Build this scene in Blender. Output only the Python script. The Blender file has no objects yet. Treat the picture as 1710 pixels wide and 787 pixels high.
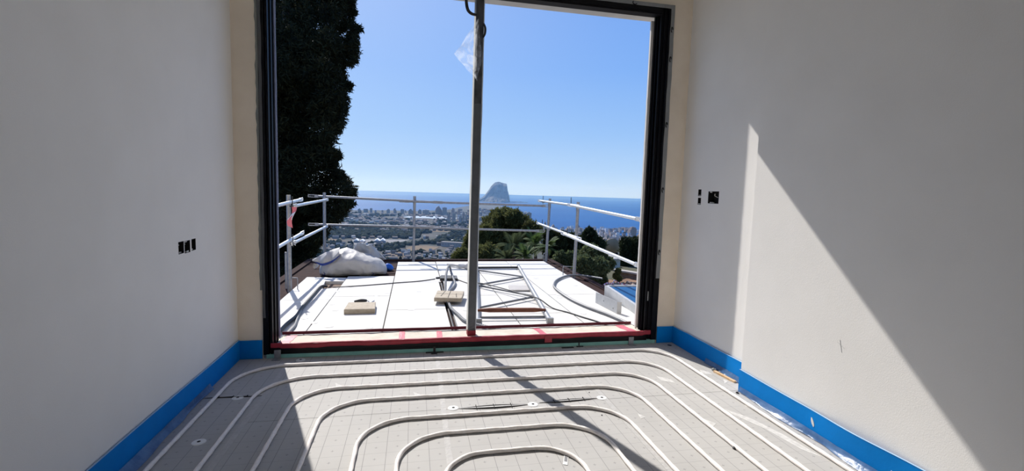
import bpy, bmesh, math, random
import numpy as np
from mathutils import Vector, Matrix, noise as mnoise

# ------------------------------------------------------------------ camera
SC = bpy.context.scene
COL = SC.collection
F_PX, CAM_Z = 790.0, 1.25
ROLL, PITCH, YAW = math.radians(1.66), math.radians(5.28), math.radians(11.8)
FW = Vector((math.sin(YAW)*math.cos(PITCH), math.cos(YAW)*math.cos(PITCH), -math.sin(PITCH)))
R0 = Vector((math.cos(YAW), -math.sin(YAW), 0)); U0 = R0.cross(FW)
RT = R0*math.cos(ROLL)+U0*math.sin(ROLL); UP = U0*math.cos(ROLL)-R0*math.sin(ROLL)
CAM = Vector((0, 0, CAM_Z))
cd = bpy.data.cameras.new('camera'); cam = bpy.data.objects.new('camera', cd); COL.objects.link(cam)
cd.sensor_fit = 'HORIZONTAL'; cd.sensor_width = 36.0; cd.lens = 36.0*F_PX/1710.0
cd.clip_start = 0.05; cd.clip_end = 80000
m = Matrix.Identity(4)
for i in range(3):
    m[i][0], m[i][1], m[i][2], m[i][3] = RT[i], UP[i], -FW[i], CAM[i]
cam.matrix_world = m
SC.camera = cam

# ------------------------------------------------------------------ sky, sun, exposure
SUN_TRAVEL = Vector((0.335, -1.0, -0.957)).normalized()
SKY_STRENGTH, SUN_STRENGTH, EXPOSURE = 1.0, 5.9, 0.0
w = bpy.data.worlds.new('sky'); SC.world = w; w.use_nodes = True
nt = w.node_tree; bg = nt.nodes['Background']; nn_ = nt.nodes.new
tc = nn_('ShaderNodeTexCoord'); sx_ = nn_('ShaderNodeSeparateXYZ'); nt.links.new(tc.outputs['Generated'], sx_.inputs[0])
ramp = nn_('ShaderNodeValToRGB'); nt.links.new(sx_.outputs['Z'], ramp.inputs[0])     # blue deepening from the horizon to the zenith
for i, (p_, c_) in enumerate([(0, (.58,.76,.97)), (.05, (.43,.64,.94)), (.12, (.31,.54,.93)), (.24, (.20,.425,.91)), (.40, (.135,.335,.85)), (1., (.05,.16,.48))]):
    e_ = ramp.color_ramp.elements[i] if i < 2 else ramp.color_ramp.elements.new(p_)
    e_.position = p_; e_.color = (*c_, 1)
dt = nn_('ShaderNodeVectorMath'); dt.operation = 'DOT_PRODUCT'; nt.links.new(tc.outputs['Generated'], dt.inputs[0]); dt.inputs[1].default_value = tuple(-SUN_TRAVEL)
mx0 = nn_('ShaderNodeMath'); mx0.operation = 'MAXIMUM'; nt.links.new(dt.outputs['Value'], mx0.inputs[0]); mx0.inputs[1].default_value = 0
pw = nn_('ShaderNodeMath'); pw.operation = 'POWER'; nt.links.new(mx0.outputs[0], pw.inputs[0]); pw.inputs[1].default_value = 7
gl = nn_('ShaderNodeVectorMath'); gl.operation = 'SCALE'; gl.inputs[0].default_value = (.42,.36,.16); nt.links.new(pw.outputs[0], gl.inputs['Scale'])   # glow round the sun
ad = nn_('ShaderNodeVectorMath'); ad.operation = 'ADD'; nt.links.new(ramp.outputs[0], ad.inputs[0]); nt.links.new(gl.outputs[0], ad.inputs[1])
nt.links.new(ad.outputs[0], bg.inputs[0]); bg.inputs[1].default_value = SKY_STRENGTH
sl = bpy.data.lights.new('sun', 'SUN'); sl.energy = SUN_STRENGTH; sl.angle = math.radians(0.53); sl.color = (1.0, 0.955, 0.90)
so = bpy.data.objects.new('sun', sl); COL.objects.link(so); so.location = (-8, 24, 22)
so.rotation_euler = (-SUN_TRAVEL).to_track_quat('Z', 'Y').to_euler()
VS = SC.view_settings
VS.view_transform = 'Standard'; VS.look = 'None'; VS.exposure = EXPOSURE; VS.gamma = 1.0; VS.use_curve_mapping = False
try:
    SC.cycles.use_denoising = True; SC.cycles.max_bounces = 10; SC.cycles.diffuse_bounces = 6; SC.cycles.volume_bounces = 0
    SC.cycles.transparent_max_bounces = 12
except Exception: pass

# ------------------------------------------------------------------ helpers
def at(px, py, axis, val):
    """photo pixel -> world point on the plane axis = val"""
    r = FW+RT*((px-855.0)/F_PX)-UP*((py-393.5)/F_PX)
    return CAM+r*((val-CAM[axis])/r[axis])
def depth(p): return (Vector(p)-CAM).dot(FW)

def mat(name, col, rough=.6, metal=0., col2=None, nscale=6., bump=0., bscale=60., island=0., spec=None, lo=.35, hi=.65, alpha=None, detail=4.):
    mt = bpy.data.materials.new(name); mt.use_nodes = True
    n = mt.node_tree.nodes; l = mt.node_tree.links; p = n['Principled BSDF']
    p.inputs['Roughness'].default_value = rough; p.inputs['Metallic'].default_value = metal
    if spec is not None: p.inputs['Specular IOR Level'].default_value = spec
    if alpha is not None: p.inputs['Alpha'].default_value = alpha
    geo = n.new('ShaderNodeNewGeometry')
    c2 = col2 if col2 else tuple(c*.88 for c in col)
    nz = n.new('ShaderNodeTexNoise'); nz.inputs['Scale'].default_value = nscale; nz.inputs['Detail'].default_value = detail
    l.new(geo.outputs['Position'], nz.inputs['Vector'])
    cr = n.new('ShaderNodeValToRGB'); cr.color_ramp.elements[0].position = lo; cr.color_ramp.elements[1].position = hi
    cr.color_ramp.elements[0].color = (*c2, 1); cr.color_ramp.elements[1].color = (*col, 1)
    l.new(nz.outputs['Fac'], cr.inputs[0]); out = cr.outputs[0]
    if island:
        h = n.new('ShaderNodeHueSaturation'); mp = n.new('ShaderNodeMapRange')
        mp.inputs['To Min'].default_value = 1-island; mp.inputs['To Max'].default_value = 1+island
        l.new(geo.outputs['Random Per Island'], mp.inputs['Value']); l.new(mp.outputs[0], h.inputs['Value'])
        l.new(out, h.inputs['Color']); out = h.outputs[0]
    l.new(out, p.inputs['Base Color'])
    if bump:
        bz = n.new('ShaderNodeTexNoise'); bz.inputs['Scale'].default_value = bscale; bz.inputs['Detail'].default_value = 3
        l.new(geo.outputs['Position'], bz.inputs['Vector'])
        b = n.new('ShaderNodeBump'); b.inputs['Strength'].default_value = bump; b.inputs['Distance'].default_value = .01
        l.new(bz.outputs['Fac'], b.inputs['Height']); l.new(b.outputs[0], p.inputs['Normal'])
    return mt

class MB:
    def __init__(s): s.v = []; s.f = []
    def add(s, vs, fs):
        o = len(s.v); s.v += [tuple(v) for v in vs]; s.f += [tuple(i+o for i in f) for f in fs]; return s
    def box(s, a, b):
        (x0, y0, z0), (x1, y1, z1) = a, b
        return s.add([(x0,y0,z0),(x1,y0,z0),(x1,y1,z0),(x0,y1,z0),(x0,y0,z1),(x1,y0,z1),(x1,y1,z1),(x0,y1,z1)],
                     [(3,2,1,0),(4,5,6,7),(0,1,5,4),(1,2,6,5),(2,3,7,6),(3,0,4,7)])
    def obox(s, c, ax, ay, az):
        c, ax, ay, az = map(Vector, (c, ax, ay, az))
        q = [c-ax-ay-az, c+ax-ay-az, c+ax+ay-az, c-ax+ay-az, c-ax-ay+az, c+ax-ay+az, c+ax+ay+az, c-ax+ay+az]
        return s.add(q, [(3,2,1,0),(4,5,6,7),(0,1,5,4),(1,2,6,5),(2,3,7,6),(3,0,4,7)])
    def bar(s, p, q, w, h, up=(0,0,1)):
        p, q, up = Vector(p), Vector(q), Vector(up); d = (q-p); L = d.length; d.normalize()
        sx = d.cross(up); sx = sx.normalized() if sx.length > 1e-4 else Vector((1,0,0)); uz = sx.cross(d)
        return s.obox((p+q)/2, d*L/2, sx*w/2, uz*h/2)
    def tube(s, pts, r, n=8, cap=True, rf=None):
        pts = [Vector(p) for p in pts]; N = len(pts); o = len(s.v); prev = None
        for i, p in enumerate(pts):
            t = (pts[min(i+1, N-1)]-pts[max(i-1, 0)]).normalized()
            if prev is None:
                a = Vector((0,0,1)) if abs(t.z) < .9 else Vector((1,0,0)); u = t.cross(a).normalized()
            else: u = (prev-t*prev.dot(t)).normalized()
            prev = u; v = t.cross(u)
            for k in range(n):
                th = 2*math.pi*k/n; rr = r if not callable(r) else r(i/(N-1))
                if rf: rr *= rf(i, th)
                q = p+(u*math.cos(th)+v*math.sin(th))*rr; s.v.append(tuple(q))
        for i in range(N-1):
            for k in range(n):
                s.f.append((o+i*n+k, o+i*n+(k+1) % n, o+(i+1)*n+(k+1) % n, o+(i+1)*n+k))
        if cap:
            s.f.append(tuple(o+k for k in reversed(range(n)))); s.f.append(tuple(o+(N-1)*n+k for k in range(n)))
        return s
    def prism(s, poly, z0, z1):
        n = len(poly)
        if sum(poly[i][0]*poly[(i+1)%n][1]-poly[(i+1)%n][0]*poly[i][1] for i in range(n)) < 0: poly = poly[::-1]
        return s.add([(x,y,z0) for x,y in poly]+[(x,y,z1) for x,y in poly],
                     [tuple(reversed(range(n))), tuple(range(n,2*n))]+[(i,(i+1)%n,n+(i+1)%n,n+i) for i in range(n)])
    def grid(s, nu, nv, fn, thick=None):
        """surface from fn(u,v); with thick=(dx,dy,dz) it becomes a closed slab"""
        o = len(s.v); P = [[Vector(fn(i/nu, j/nv)) for j in range(nv+1)] for i in range(nu+1)]
        for i in range(nu+1):
            for j in range(nv+1): s.v.append(tuple(P[i][j]))
        id = lambda i, j: o+i*(nv+1)+j
        for i in range(nu):
            for j in range(nv): s.f.append((id(i,j), id(i+1,j), id(i+1,j+1), id(i,j+1)))
        if thick:
            t = Vector(thick); o2 = len(s.v)
            for i in range(nu+1):
                for j in range(nv+1): s.v.append(tuple(P[i][j]+t))
            jd = lambda i, j: o2+i*(nv+1)+j
            for i in range(nu):
                for j in range(nv): s.f.append((jd(i,j), jd(i,j+1), jd(i+1,j+1), jd(i+1,j)))
            for i in range(nu): s.f += [(id(i,0), jd(i,0), jd(i+1,0), id(i+1,0)), (id(i+1,nv), jd(i+1,nv), jd(i,nv), id(i,nv))]
            for j in range(nv): s.f += [(id(0,j+1), jd(0,j+1), jd(0,j), id(0,j)), (id(nu,j), jd(nu,j), jd(nu,j+1), id(nu,j+1))]
        return s
    def build(s, name, mt, parent=None, smooth=False, loc=None):
        me = bpy.data.meshes.new(name)
        vs = s.v if loc is None else [(x-loc[0], y-loc[1], z-loc[2]) for x, y, z in s.v]
        me.from_pydata(vs, [], s.f); me.update(); me.materials.append(mt)
        if smooth:
            me.polygons.foreach_set('use_smooth', [True]*len(me.polygons)); me.set_sharp_from_angle(angle=math.radians(smooth if smooth > 1 else 40))
        o = bpy.data.objects.new(name, me); COL.objects.link(o)
        if loc is not None: o.location = loc
        if parent:
            o.parent = parent
            if loc is None: o.matrix_parent_inverse = Matrix.Translation(-Vector(parent_world(parent)))
        return o
def parent_world(p):
    l = Vector(p.location); mp = p.matrix_parent_inverse
    return l if p.parent is None else l+mp.translation+Vector(parent_world(p.parent))
def tag(o, label, cat, group=None, kind=None):
    o['label'] = label; o['category'] = cat
    if group: o['group'] = group
    if kind: o['kind'] = kind
    return o
def struct(o, label=None):
    o['kind'] = 'structure'
    if label: o['label'] = label
    return o
def empty(name, loc, label=None, cat=None, group=None):
    o = bpy.data.objects.new(name, None); COL.objects.link(o); o.location = loc; o.empty_display_size = .1
    if label: tag(o, label, cat, group)
    return o
def relabel(o, label): o['label'] = label
def arc(c, r, a0, a1, n): return [(c[0]+r*math.cos(math.radians(a0+(a1-a0)*i/n)), c[1]+r*math.sin(math.radians(a0+(a1-a0)*i/n))) for i in range(n+1)]
def smooth_path(pts, n=8):
    """Catmull-Rom through the points"""
    P = [Vector(p) for p in pts]; out = []
    for i in range(len(P)-1):
        p0, p1, p2, p3 = P[max(i-1,0)], P[i], P[i+1], P[min(i+2,len(P)-1)]
        for k in range(n):
            t = k/n
            out.append(.5*((2*p1)+(p2-p0)*t+(2*p0-5*p1+4*p2-p3)*t*t+(3*p1-p0-3*p2+p3)*t**3))
    return out+[P[-1]]
def resample(pts, step):
    P = [Vector(p) for p in pts]; out = [P[0]]; acc = 0
    for a, b in zip(P, P[1:]):
        L = (b-a).length; t = step-acc
        while t <= L and L > 0: out.append(a+(b-a)*(t/L)); t += step
        acc = L-(t-step)
    return out
rnd = random.Random(7)

# ------------------------------------------------------------------ materials
M_wall = mat('wall_plaster', (.845,.826,.792), .9, nscale=3, col2=(.815,.796,.762), bump=.08, bscale=220)
M_beige = mat('raw_beige_plaster', (.93,.82,.68), .95, nscale=5, col2=(.87,.76,.62), bump=.15, bscale=120)
M_mortar = mat('grey_mortar', (.30,.31,.29), .95, bump=.4, bscale=90)
M_ceil = mat('ceiling_plaster', (.72,.72,.70), .9)
M_slab = mat('screed', (.22,.21,.20), .95)
M_black = mat('black_aluminium', (.004,.004,.006), .42, spec=.16)
M_film = mat('clear_protective_film', (.74,.75,.80), .35, nscale=14, col2=(.5,.51,.56), bump=.3, bscale=60)
M_membrane2 = mat('dark_sealing_membrane', (.10,.105,.11), .55, nscale=12, bump=.3, bscale=50)
M_membrane = mat('grey_sealing_membrane', (.26,.27,.275), .55, nscale=12, bump=.3, bscale=50)
M_blue = mat('blue_foam', (.0,.22,.66), .6, nscale=8, col2=(.0,.20,.60), bump=.05, spec=.12)
M_flap = mat('thin_plastic_flap', (.10,.20,.38), .36, nscale=14, col2=(.05,.12,.28), bump=.35, bscale=30, alpha=.8)
M_teal = mat('green_foam', (.25,.52,.47), .8, nscale=12, col2=(.20,.45,.41))
M_red = mat('red_tape', (.34,.018,.036), .5, nscale=20, col2=(.26,.012,.028), bump=.25, bscale=60)
M_pink = mat('faded_red_tape', (.60,.17,.21), .5, nscale=30, col2=(.66,.15,.19), bump=.3)
M_fabric = mat('beige_fabric', (.70,.64,.55), .9, nscale=9, col2=(.60,.54,.45), bump=.35, bscale=35)
M_steel = mat('galvanised_steel', (.34,.35,.365), .5, .45, nscale=30, col2=(.26,.27,.285))
M_alu = mat('bright_aluminium', (.78,.80,.82), .38, .55, nscale=20, col2=(.70,.72,.74))
M_zinc = mat('zinc_sheet', (.50,.51,.52), .5, .2, nscale=12, col2=(.44,.45,.46))
M_smear = mat('dried_plaster_smear', (.62,.61,.59), .85, nscale=40, col2=(.50,.49,.475))
M_dark = mat('dark_plastic', (.02,.02,.022), .5)
M_hole = mat('dark_recess', (.012,.010,.010), .9)
M_pipe = mat('white_pipe_foil', (.93,.88,.83), .6, nscale=60, col2=(.85,.79,.74), spec=.2)
M_wash = mat('white_plastic', (.78,.78,.76), .45)
M_board = mat('white_insulation_board', (.66,.645,.61), .8, nscale=3, col2=(.60,.59,.56), spec=.15, bump=.06, bscale=90)
M_edge = mat('brown_waterproofing', (.045,.024,.021), .9, nscale=12, col2=(.030,.017,.016), bump=.3, bscale=40, spec=.1)
M_conc = mat('sandy_concrete_tile', (.48,.42,.33), .9, nscale=25, col2=(.40,.34,.26), bump=.4, bscale=90)
M_wood = mat('red_brown_wood', (.24,.085,.045), .7, nscale=18, col2=(.17,.055,.03))
M_batten = mat('pale_wood', (.70,.52,.33), .7, nscale=30, col2=(.62,.38,.18))
M_greyb = mat('grey_board', (.46,.44,.42), .8)
M_hose = mat('grey_corrugated_hose', (.16,.165,.175), .45)
M_bag = mat('white_woven_sack', (.47,.455,.43), .6, nscale=7, col2=(.40,.39,.375), bump=.25, bscale=25)
M_bag2 = mat('grey_sack_lining', (.36,.38,.40), .5, bump=.3, bscale=20, nscale=8)
M_strap = mat('blue_strap', (.01,.035,.22), .6)
M_bluepl = mat('bright_blue_plastic', (.01,.12,.55), .4)
M_panel = mat('blue_film_panel', (.006,.085,.23), .45, nscale=4, col2=(.005,.07,.20), spec=.2)
M_rock = mat('limestone_cliff', (.085,.08,.08), .95, nscale=.012, col2=(.045,.045,.042), detail=8)
M_block = mat('perforated_brick', (.34,.27,.21), .95, nscale=6, col2=(.26,.20,.16))
M_soil = mat('orange_rubble_soil', (.33,.19,.11), 1., nscale=2.5, col2=(.20,.12,.075), bump=.8, bscale=12)
M_rub = mat('rubble_stone', (.42,.32,.24), 1., island=.4)
M_white = mat('white_tape', (.8,.8,.78), .5)
M_bark = mat('bark', (.10,.07,.05), .95, nscale=9, bump=.6, bscale=20)
def leaf_mat(name, col, mixf=.35, **kw):
    mt = mat(name, col, **kw); n = mt.node_tree.nodes; l = mt.node_tree.links; p = n['Principled BSDF']
    tr = n.new('ShaderNodeBsdfTranslucent'); mxs = n.new('ShaderNodeMixShader'); mxs.inputs[0].default_value = mixf
    l.new(p.inputs['Base Color'].links[0].from_socket, tr.inputs['Color']); l.new(p.outputs[0], mxs.inputs[1]); l.new(tr.outputs[0], mxs.inputs[2]); l.new(mxs.outputs[0], n['Material Output'].inputs['Surface'])
    return mt
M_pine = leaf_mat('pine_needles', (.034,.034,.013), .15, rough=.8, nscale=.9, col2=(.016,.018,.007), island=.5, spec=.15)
M_pine2 = leaf_mat('olive_pine_needles', (.135,.145,.05), .4, rough=.8, nscale=.6, col2=(.09,.095,.035), island=.45, spec=.2)
M_bush = leaf_mat('shrub_leaves', (.15,.18,.08), .4, rough=.6, nscale=1.2, col2=(.07,.095,.04), island=.5, spec=.25)
M_cyp = leaf_mat('cypress_foliage', (.055,.07,.03), .25, rough=.75, nscale=1.5, col2=(.02,.03,.014), island=.4, spec=.15)
M_palm = leaf_mat('palm_fronds', (.075,.125,.03), .4, rough=.7, nscale=1.5, col2=(.08,.125,.04), island=.3, spec=.3)
M_dish = mat('weathered_beige_dish', (.50,.38,.24), .9, nscale=3, col2=(.40,.30,.18))
M_tower = [mat('pale_render_%d' % i, c, .9, nscale=.03, col2=tuple(x*.8 for x in c)) for i, c in enumerate([(.32,.295,.275),(.24,.235,.235),(.37,.33,.29),(.28,.22,.19)])]
M_whiteb = mat('white_render', (.85,.85,.84), .8)

def panel_material():
    """grey foil printed with a 10 cm grid of lines and a small cross in each square"""
    mt = mat('printed_floor_foil', (.465,.455,.44), .78, .08, nscale=2.2, col2=(.43,.42,.405), bump=.12, bscale=24, spec=.15)
    n = mt.node_tree.nodes; l = mt.node_tree.links; p = n['Principled BSDF']
    geo = n.new('ShaderNodeNewGeometry'); sep = n.new('ShaderNodeSeparateXYZ'); l.new(geo.outputs['Position'], sep.inputs[0])
    def mth(op, a, b=None):
        k = n.new('ShaderNodeMath'); k.operation = op
        for i, x in enumerate((a, b)):
            if x is None: continue
            if isinstance(x, (int, float)): k.inputs[i].default_value = x
            else: l.new(x, k.inputs[i])
        return k.outputs[0]
    cx = mth('FRACT', mth('MULTIPLY', mth('ADD', sep.outputs[0], 20-.0825), 10.)); cy = mth('FRACT', mth('MULTIPLY', mth('ADD', sep.outputs[1], 20-.010), 10.))
    dx = mth('ABSOLUTE', mth('SUBTRACT', cx, .5)); dy = mth('ABSOLUTE', mth('SUBTRACT', cy, .5))
    lx = mth('GREATER_THAN', dx, .5-.013); ly = mth('GREATER_THAN', dy, .5-.010)
    c1 = mth('MULTIPLY', mth('LESS_THAN', dx, .016), mth('LESS_THAN', dy, .075)); c2 = mth('MULTIPLY', mth('LESS_THAN', dy, .016), mth('LESS_THAN', dx, .075))
    f = mth('MAXIMUM', mth('MULTIPLY', lx, .62), mth('MAXIMUM', mth('MULTIPLY', ly, .38), mth('MULTIPLY', mth('MAXIMUM', c1, c2), .5)))
    src = p.inputs['Base Color'].links[0].from_socket
    mx = n.new('ShaderNodeMix'); mx.data_type = 'RGBA'; l.new(f, mx.inputs['Factor']); l.new(src, mx.inputs['A']); mx.inputs['B'].default_value = (.16,.155,.16,1)
    l.new(mx.outputs['Result'], p.inputs['Base Color'])
    return mt
M_foil = panel_material()
M_tape = mat('clear_joint_tape', (.47,.46,.445), .7, .0, nscale=25, col2=(.42,.41,.40), bump=.4, bscale=50)

def sheet_material():
    mt = mat('clear_plastic_sheet', (.85,.87,.9), .18, nscale=18, bump=.6, bscale=28)
    n = mt.node_tree.nodes; l = mt.node_tree.links; p = n['Principled BSDF']
    nz = n.new('ShaderNodeTexNoise'); nz.inputs['Scale'].default_value = 13; nz.inputs['Detail'].default_value = 3; nz.inputs['Distortion'].default_value = 1.2
    g = n.new('ShaderNodeNewGeometry'); l.new(g.outputs['Position'], nz.inputs[0])
    r = n.new('ShaderNodeMapRange'); r.inputs['From Min'].default_value = .35; r.inputs['From Max'].default_value = .75; r.inputs['To Min'].default_value = .10; r.inputs['To Max'].default_value = .6
    l.new(nz.outputs['Fac'], r.inputs[0])
    tp_ = n.new('ShaderNodeBsdfTransparent'); tr = n.new('ShaderNodeBsdfTranslucent'); tr.inputs[0].default_value = (.8,.83,.88,1); m1 = n.new('ShaderNodeMixShader'); m1.inputs[0].default_value = .6
    l.new(p.outputs[0], m1.inputs[1]); l.new(tr.outputs[0], m1.inputs[2]); m2 = n.new('ShaderNodeMixShader'); l.new(r.outputs[0], m2.inputs[0]); l.new(tp_.outputs[0], m2.inputs[1]); l.new(m1.outputs[0], m2.inputs[2]); l.new(m2.outputs[0], n['Material Output'].inputs['Surface'])
    return mt
M_sheet = sheet_material()
def film_mat():
    mt = mat('sunlit_film', (.8,.8,.8), .4, bump=.4, bscale=40); n = mt.node_tree.nodes; l = mt.node_tree.links
    tr = n.new('ShaderNodeBsdfTranslucent'); tr.inputs[0].default_value = (.85,.85,.83,1); m1 = n.new('ShaderNodeMixShader'); m1.inputs[0].default_value = .7
    l.new(n['Principled BSDF'].outputs[0], m1.inputs[1]); l.new(tr.outputs[0], m1.inputs[2]); l.new(m1.outputs[0], n['Material Output'].inputs['Surface']); return mt
M_film2 = film_mat()
M_wrap = mat('cloudy_wrap', (.26,.28,.31), .4, nscale=9, bump=.5, bscale=25, alpha=.22)

# ------------------------------------------------------------------ room shell
XL, XRF, XRN, YF, YSTEP, YB, ZC = -1.218, 2.195, 2.094, 3.61, 2.615, -1.6, 2.95
def wall_with_holes(name, x, y0, y1, z0, z1, holes, mt, thick):
    """wall at x = const with rectangular recesses; thick > 0 builds towards +x"""
    ys = sorted({y0, y1}|{h[0] for h in holes}|{h[1] for h in holes}); zs = sorted({z0, z1}|{h[2] for h in holes}|{h[3] for h in holes})
    b = MB(); xb = x+thick
    for a, c in zip(ys, ys[1:]):
        for d, e in zip(zs, zs[1:]):
            if any(h[0] <= a and c <= h[1] and h[2] <= d and e <= h[3] for h in holes): continue
            b.box((min(x, xb), a, d), (max(x, xb), c, e))
    return b
holesL = [(2.806,2.868,.866,.932), (2.875,2.942,.862,.930), (2.958,3.012,.866,.932)]
holesR = [(3.272,3.312,1.258,1.310), (3.270,3.310,1.192,1.246), (3.055,3.182,1.206,1.296)]
k = XRF/2.155
holesR = [(a*k, b*k, 1.25+(c-1.25)*k, 1.25+(d-1.25)*k) for a, b, c, d in holesR]
kl = 1.218/1.225
holesL = [(a*kl, b*kl, 1.25+(c-1.25)*kl, 1.25+(d-1.25)*kl) for a, b, c, d in holesL]
struct(wall_with_holes('wall_left', XL, YB, 4.0, -.15, ZC, holesL, M_wall, -.10).build('wall_left', M_wall), 'pale grey plastered wall with open socket holes')
wr = wall_with_holes('wall_right', XRF, YSTEP-.3, 4.0, -.15, ZC, holesR, M_wall, .10)
wr.box((XRN, YB, -.15), (XRN+.10, YSTEP, ZC)); wr.box((XRN+.1, YSTEP-.1, -.15), (XRF+.1, YSTEP-.0005, ZC))
WR = struct(wr.build('wall_right', M_wall), 'pale plastered wall stepping forward, crossed by a slanting edge of sunlight')
struct(MB().box((XL-.1, YB-.1, -.15), (XRF+.1, YB, ZC)).build('wall_back', M_wall))
struct(MB().box((XL-.1, YB-.1, ZC), (XRF+.1, 4.0, ZC+.15)).build('ceiling', M_ceil))
# the wall around the opening, with its outer insulation
wf = MB()
wf.box((XL-.1, YF, -.15), (-1.052, 3.72, ZC)); wf.box((2.034, YF, -.15), (XRF+.1, 3.72, ZC)); wf.box((-1.052, YF, 2.772), (2.034, 3.72, ZC))
wf.box((-3.2, 3.72, -.4), (-1.06, 4.0, 4.2)); wf.box((2.10, 3.72, -.4), (4.6, 4.0, 4.2)); wf.box((-1.06, 3.86, 2.86), (2.10, 4.0, 4.2))
wf.box((-1.06, 3.72, -.4), (2.10, 4.0, .02))
WF = struct(wf.build('wall_front', M_beige), 'raw beige plaster around the wide opening')
b = MB().box((-1.06, 3.725, 2.722), (2.10, 3.855, 2.90)); struct(b.build('trim_1', mat('grey_shutter_box', (.55,.55,.55), .7)), 'pale grey box under the lintel outside')
# ragged mortar line between plaster and frame on the left
b = MB()
def rag(u, v):
    z = .5+2.4*u; return (-1.052-(.012+.016*abs(mnoise.noise((0, 3, z*9))))*(1-v), YF-.004, z)
b.grid(60, 1, rag, (0, .006, 0)); b.build('mortar_edge', M_mortar, WF)

# ------------------------------------------------------------------ floor
FL = struct(MB().box((XL-.1, YB-.1, -.15), (XRF+.1, YF, -.042)).build('floor', M_slab), 'room floor prepared for underfloor heating')
xs = [XL, -.86, .178, 1.163, XRF-.004]; ys = [YB, .35, 1.5, 2.618, YF]
for i in range(4):
    for j in range(4):
        x0, x1 = xs[i]+.0012, xs[i+1]-.0012; y0, y1 = ys[j]+.0015, ys[j+1]-.0015
        if i == 0: y0, y1 = [(YB, .35), (.35, 1.5), (1.5, 2.952), (2.955, YF)][j]; y0 += .002; y1 -= .002
        p = [(x0,y0),(x1,y0),(x1,y1),(x0,y1)]
        if i == 3:
            e = XRN-.004
            if j < 2: p = [(x0,y0),(e,y0),(e,y1),(x0,y1)]
            elif j == 2: p = [(x0,y0),(e,y0),(e,y1),(x0,y1)]
        MB().prism(p, -.042, 0).build('floor_panel', M_foil, FL)
for x, y0, y1 in ((-.86, YB, 3.55), (.178, YB, 3.5), (1.163, YB, 3.42)):
    def tp(u, v, x=x, y0=y0, y1=y1): y = y0+(y1-y0)*u; return (x+.004*math.sin(y*2.3)+(v-.5)*.030, y, .0006)
    MB().grid(40, 1, tp, (0, 0, .0006)).build('tape_strip', M_tape, FL)
b = MB().prism([(XRN+.0,YSTEP),(XRF,YSTEP),(XRF,2.72),(XRN+.0,2.72)], -.042, -.001); b.build('floor_panel', M_foil, FL)

# long thin tears along the board joint
def tear(name, pts, wd, label):
    def fn(u, v):
        a, c = Vector(pts[0]), Vector(pts[1]); q = a.lerp(c, u); ww = wd*math.sin(math.pi*min(max(u, .0), 1.0))+.0006
        return (q.x, q.y+(v-.5)*2*ww, .0012)
    o = MB().grid(24, 1, fn, (0, 0, .0008)).build(name, M_hole)
    tag(o, label, 'tear')
    def lip(u, v):
        a, c = Vector(pts[0]), Vector(pts[1]); q = a.lerp(c, u); ww = wd*math.sin(math.pi*u)
        return (q.x, q.y-ww*.1+(v-.5)*ww*.9, .002+.004*math.sin(math.pi*u)*(1-v))
    lo = MB().grid(24, 2, lip, (0, 0, .0006)).build('foil_lip', M_tape, o)
    for t in (.25, .5, .75):
        q = Vector(pts[0]).lerp(Vector(pts[1]), t); MB().box((q.x-.0015, q.y-wd*1.1, .002), (q.x+.0015, q.y+wd*1.1, .0075)).build('thread', M_hole, o)
    return o
tear('foil_tear', [(.262,2.613,0), (.672,2.607,0)], .024, 'long lens-shaped tear in the floor foil, left of the post shadow')
tear('foil_tear', [(.742,2.622,0), (1.120,2.634,0)], .019, 'long lens-shaped tear in the floor foil, ending at the right white washer')
tear('foil_tear', [(-1.185,2.957,0), (-.875,2.945,0)], .0075, 'thin dark tear in the shaded floor foil by the left blue strip')

# ------------------------------------------------------------------ underfloor heating pipe: one spiral
lx = [-1.115,-.905,-.67,-.48,-.255,-.06,.145]; rx = [1.985,1.778,1.585,1.385,1.18,.988,.785]; ty = [3.425,3.195,2.985,2.785,2.52,2.33,2.12]
by = [-.9+.2*i for i in range(7)]
path = [(lx[0], by[0]-.2)]
for i in range(7):
    r = .25 if i < 6 else .2
    rl = .30 if i < 2 else r
    path += arc((lx[i]+rl, ty[i]-rl), rl, 180, 90, 14)
    path += arc((rx[i]-r, ty[i]-r), r, 90, 0, 14)
    if i < 6:
        path += arc((rx[i]-.15, by[i]+.15), .15, 0, -90, 6); path += arc((lx[i+1]+.15, by[i]+.15), .15, 270, 180, 6)
path += [(rx[6], .8)]
pp = resample([(x+.006*math.sin(2.1*y+x), y+.005*math.sin(3.3*x), .0105) for x, y in path], .0085)
b = MB().tube(pp, .0094, 12, True, lambda i, th: 1+.15*max(0, math.cos(2*th-i*.42)))
tag(b.build('heating_pipe', M_pipe, None, 80), 'long white wrapped heating pipe coiled in nested loops over the floor', 'pipe')

for pts in ([(1209,683),(1250,697),(1310,727),(1373,764),(1340,752),(1280,718),(1225,693)], [(1168,618),(1182,621),(1190,626),(1172,624)], [(1240,672),(1256,678),(1262,684),(1246,680)], 
            [(1176,700),(1196,708),(1190,714),(1172,706)], [(1095,628),(1120,634),(1128,640),(1104,636)], [(1208,634),(1216,637),(1210,641)], [(1064,690),(1078,697),(1070,700)], [(690,655),(702,659),(694,664)], [(560,640),(572,645),(562,650)]):
    MB().prism([tuple(at(x, y, 2, 0)[:2]) for x, y in pts], .0, .0008).build('plaster_smear', M_smear, FL)
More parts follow.
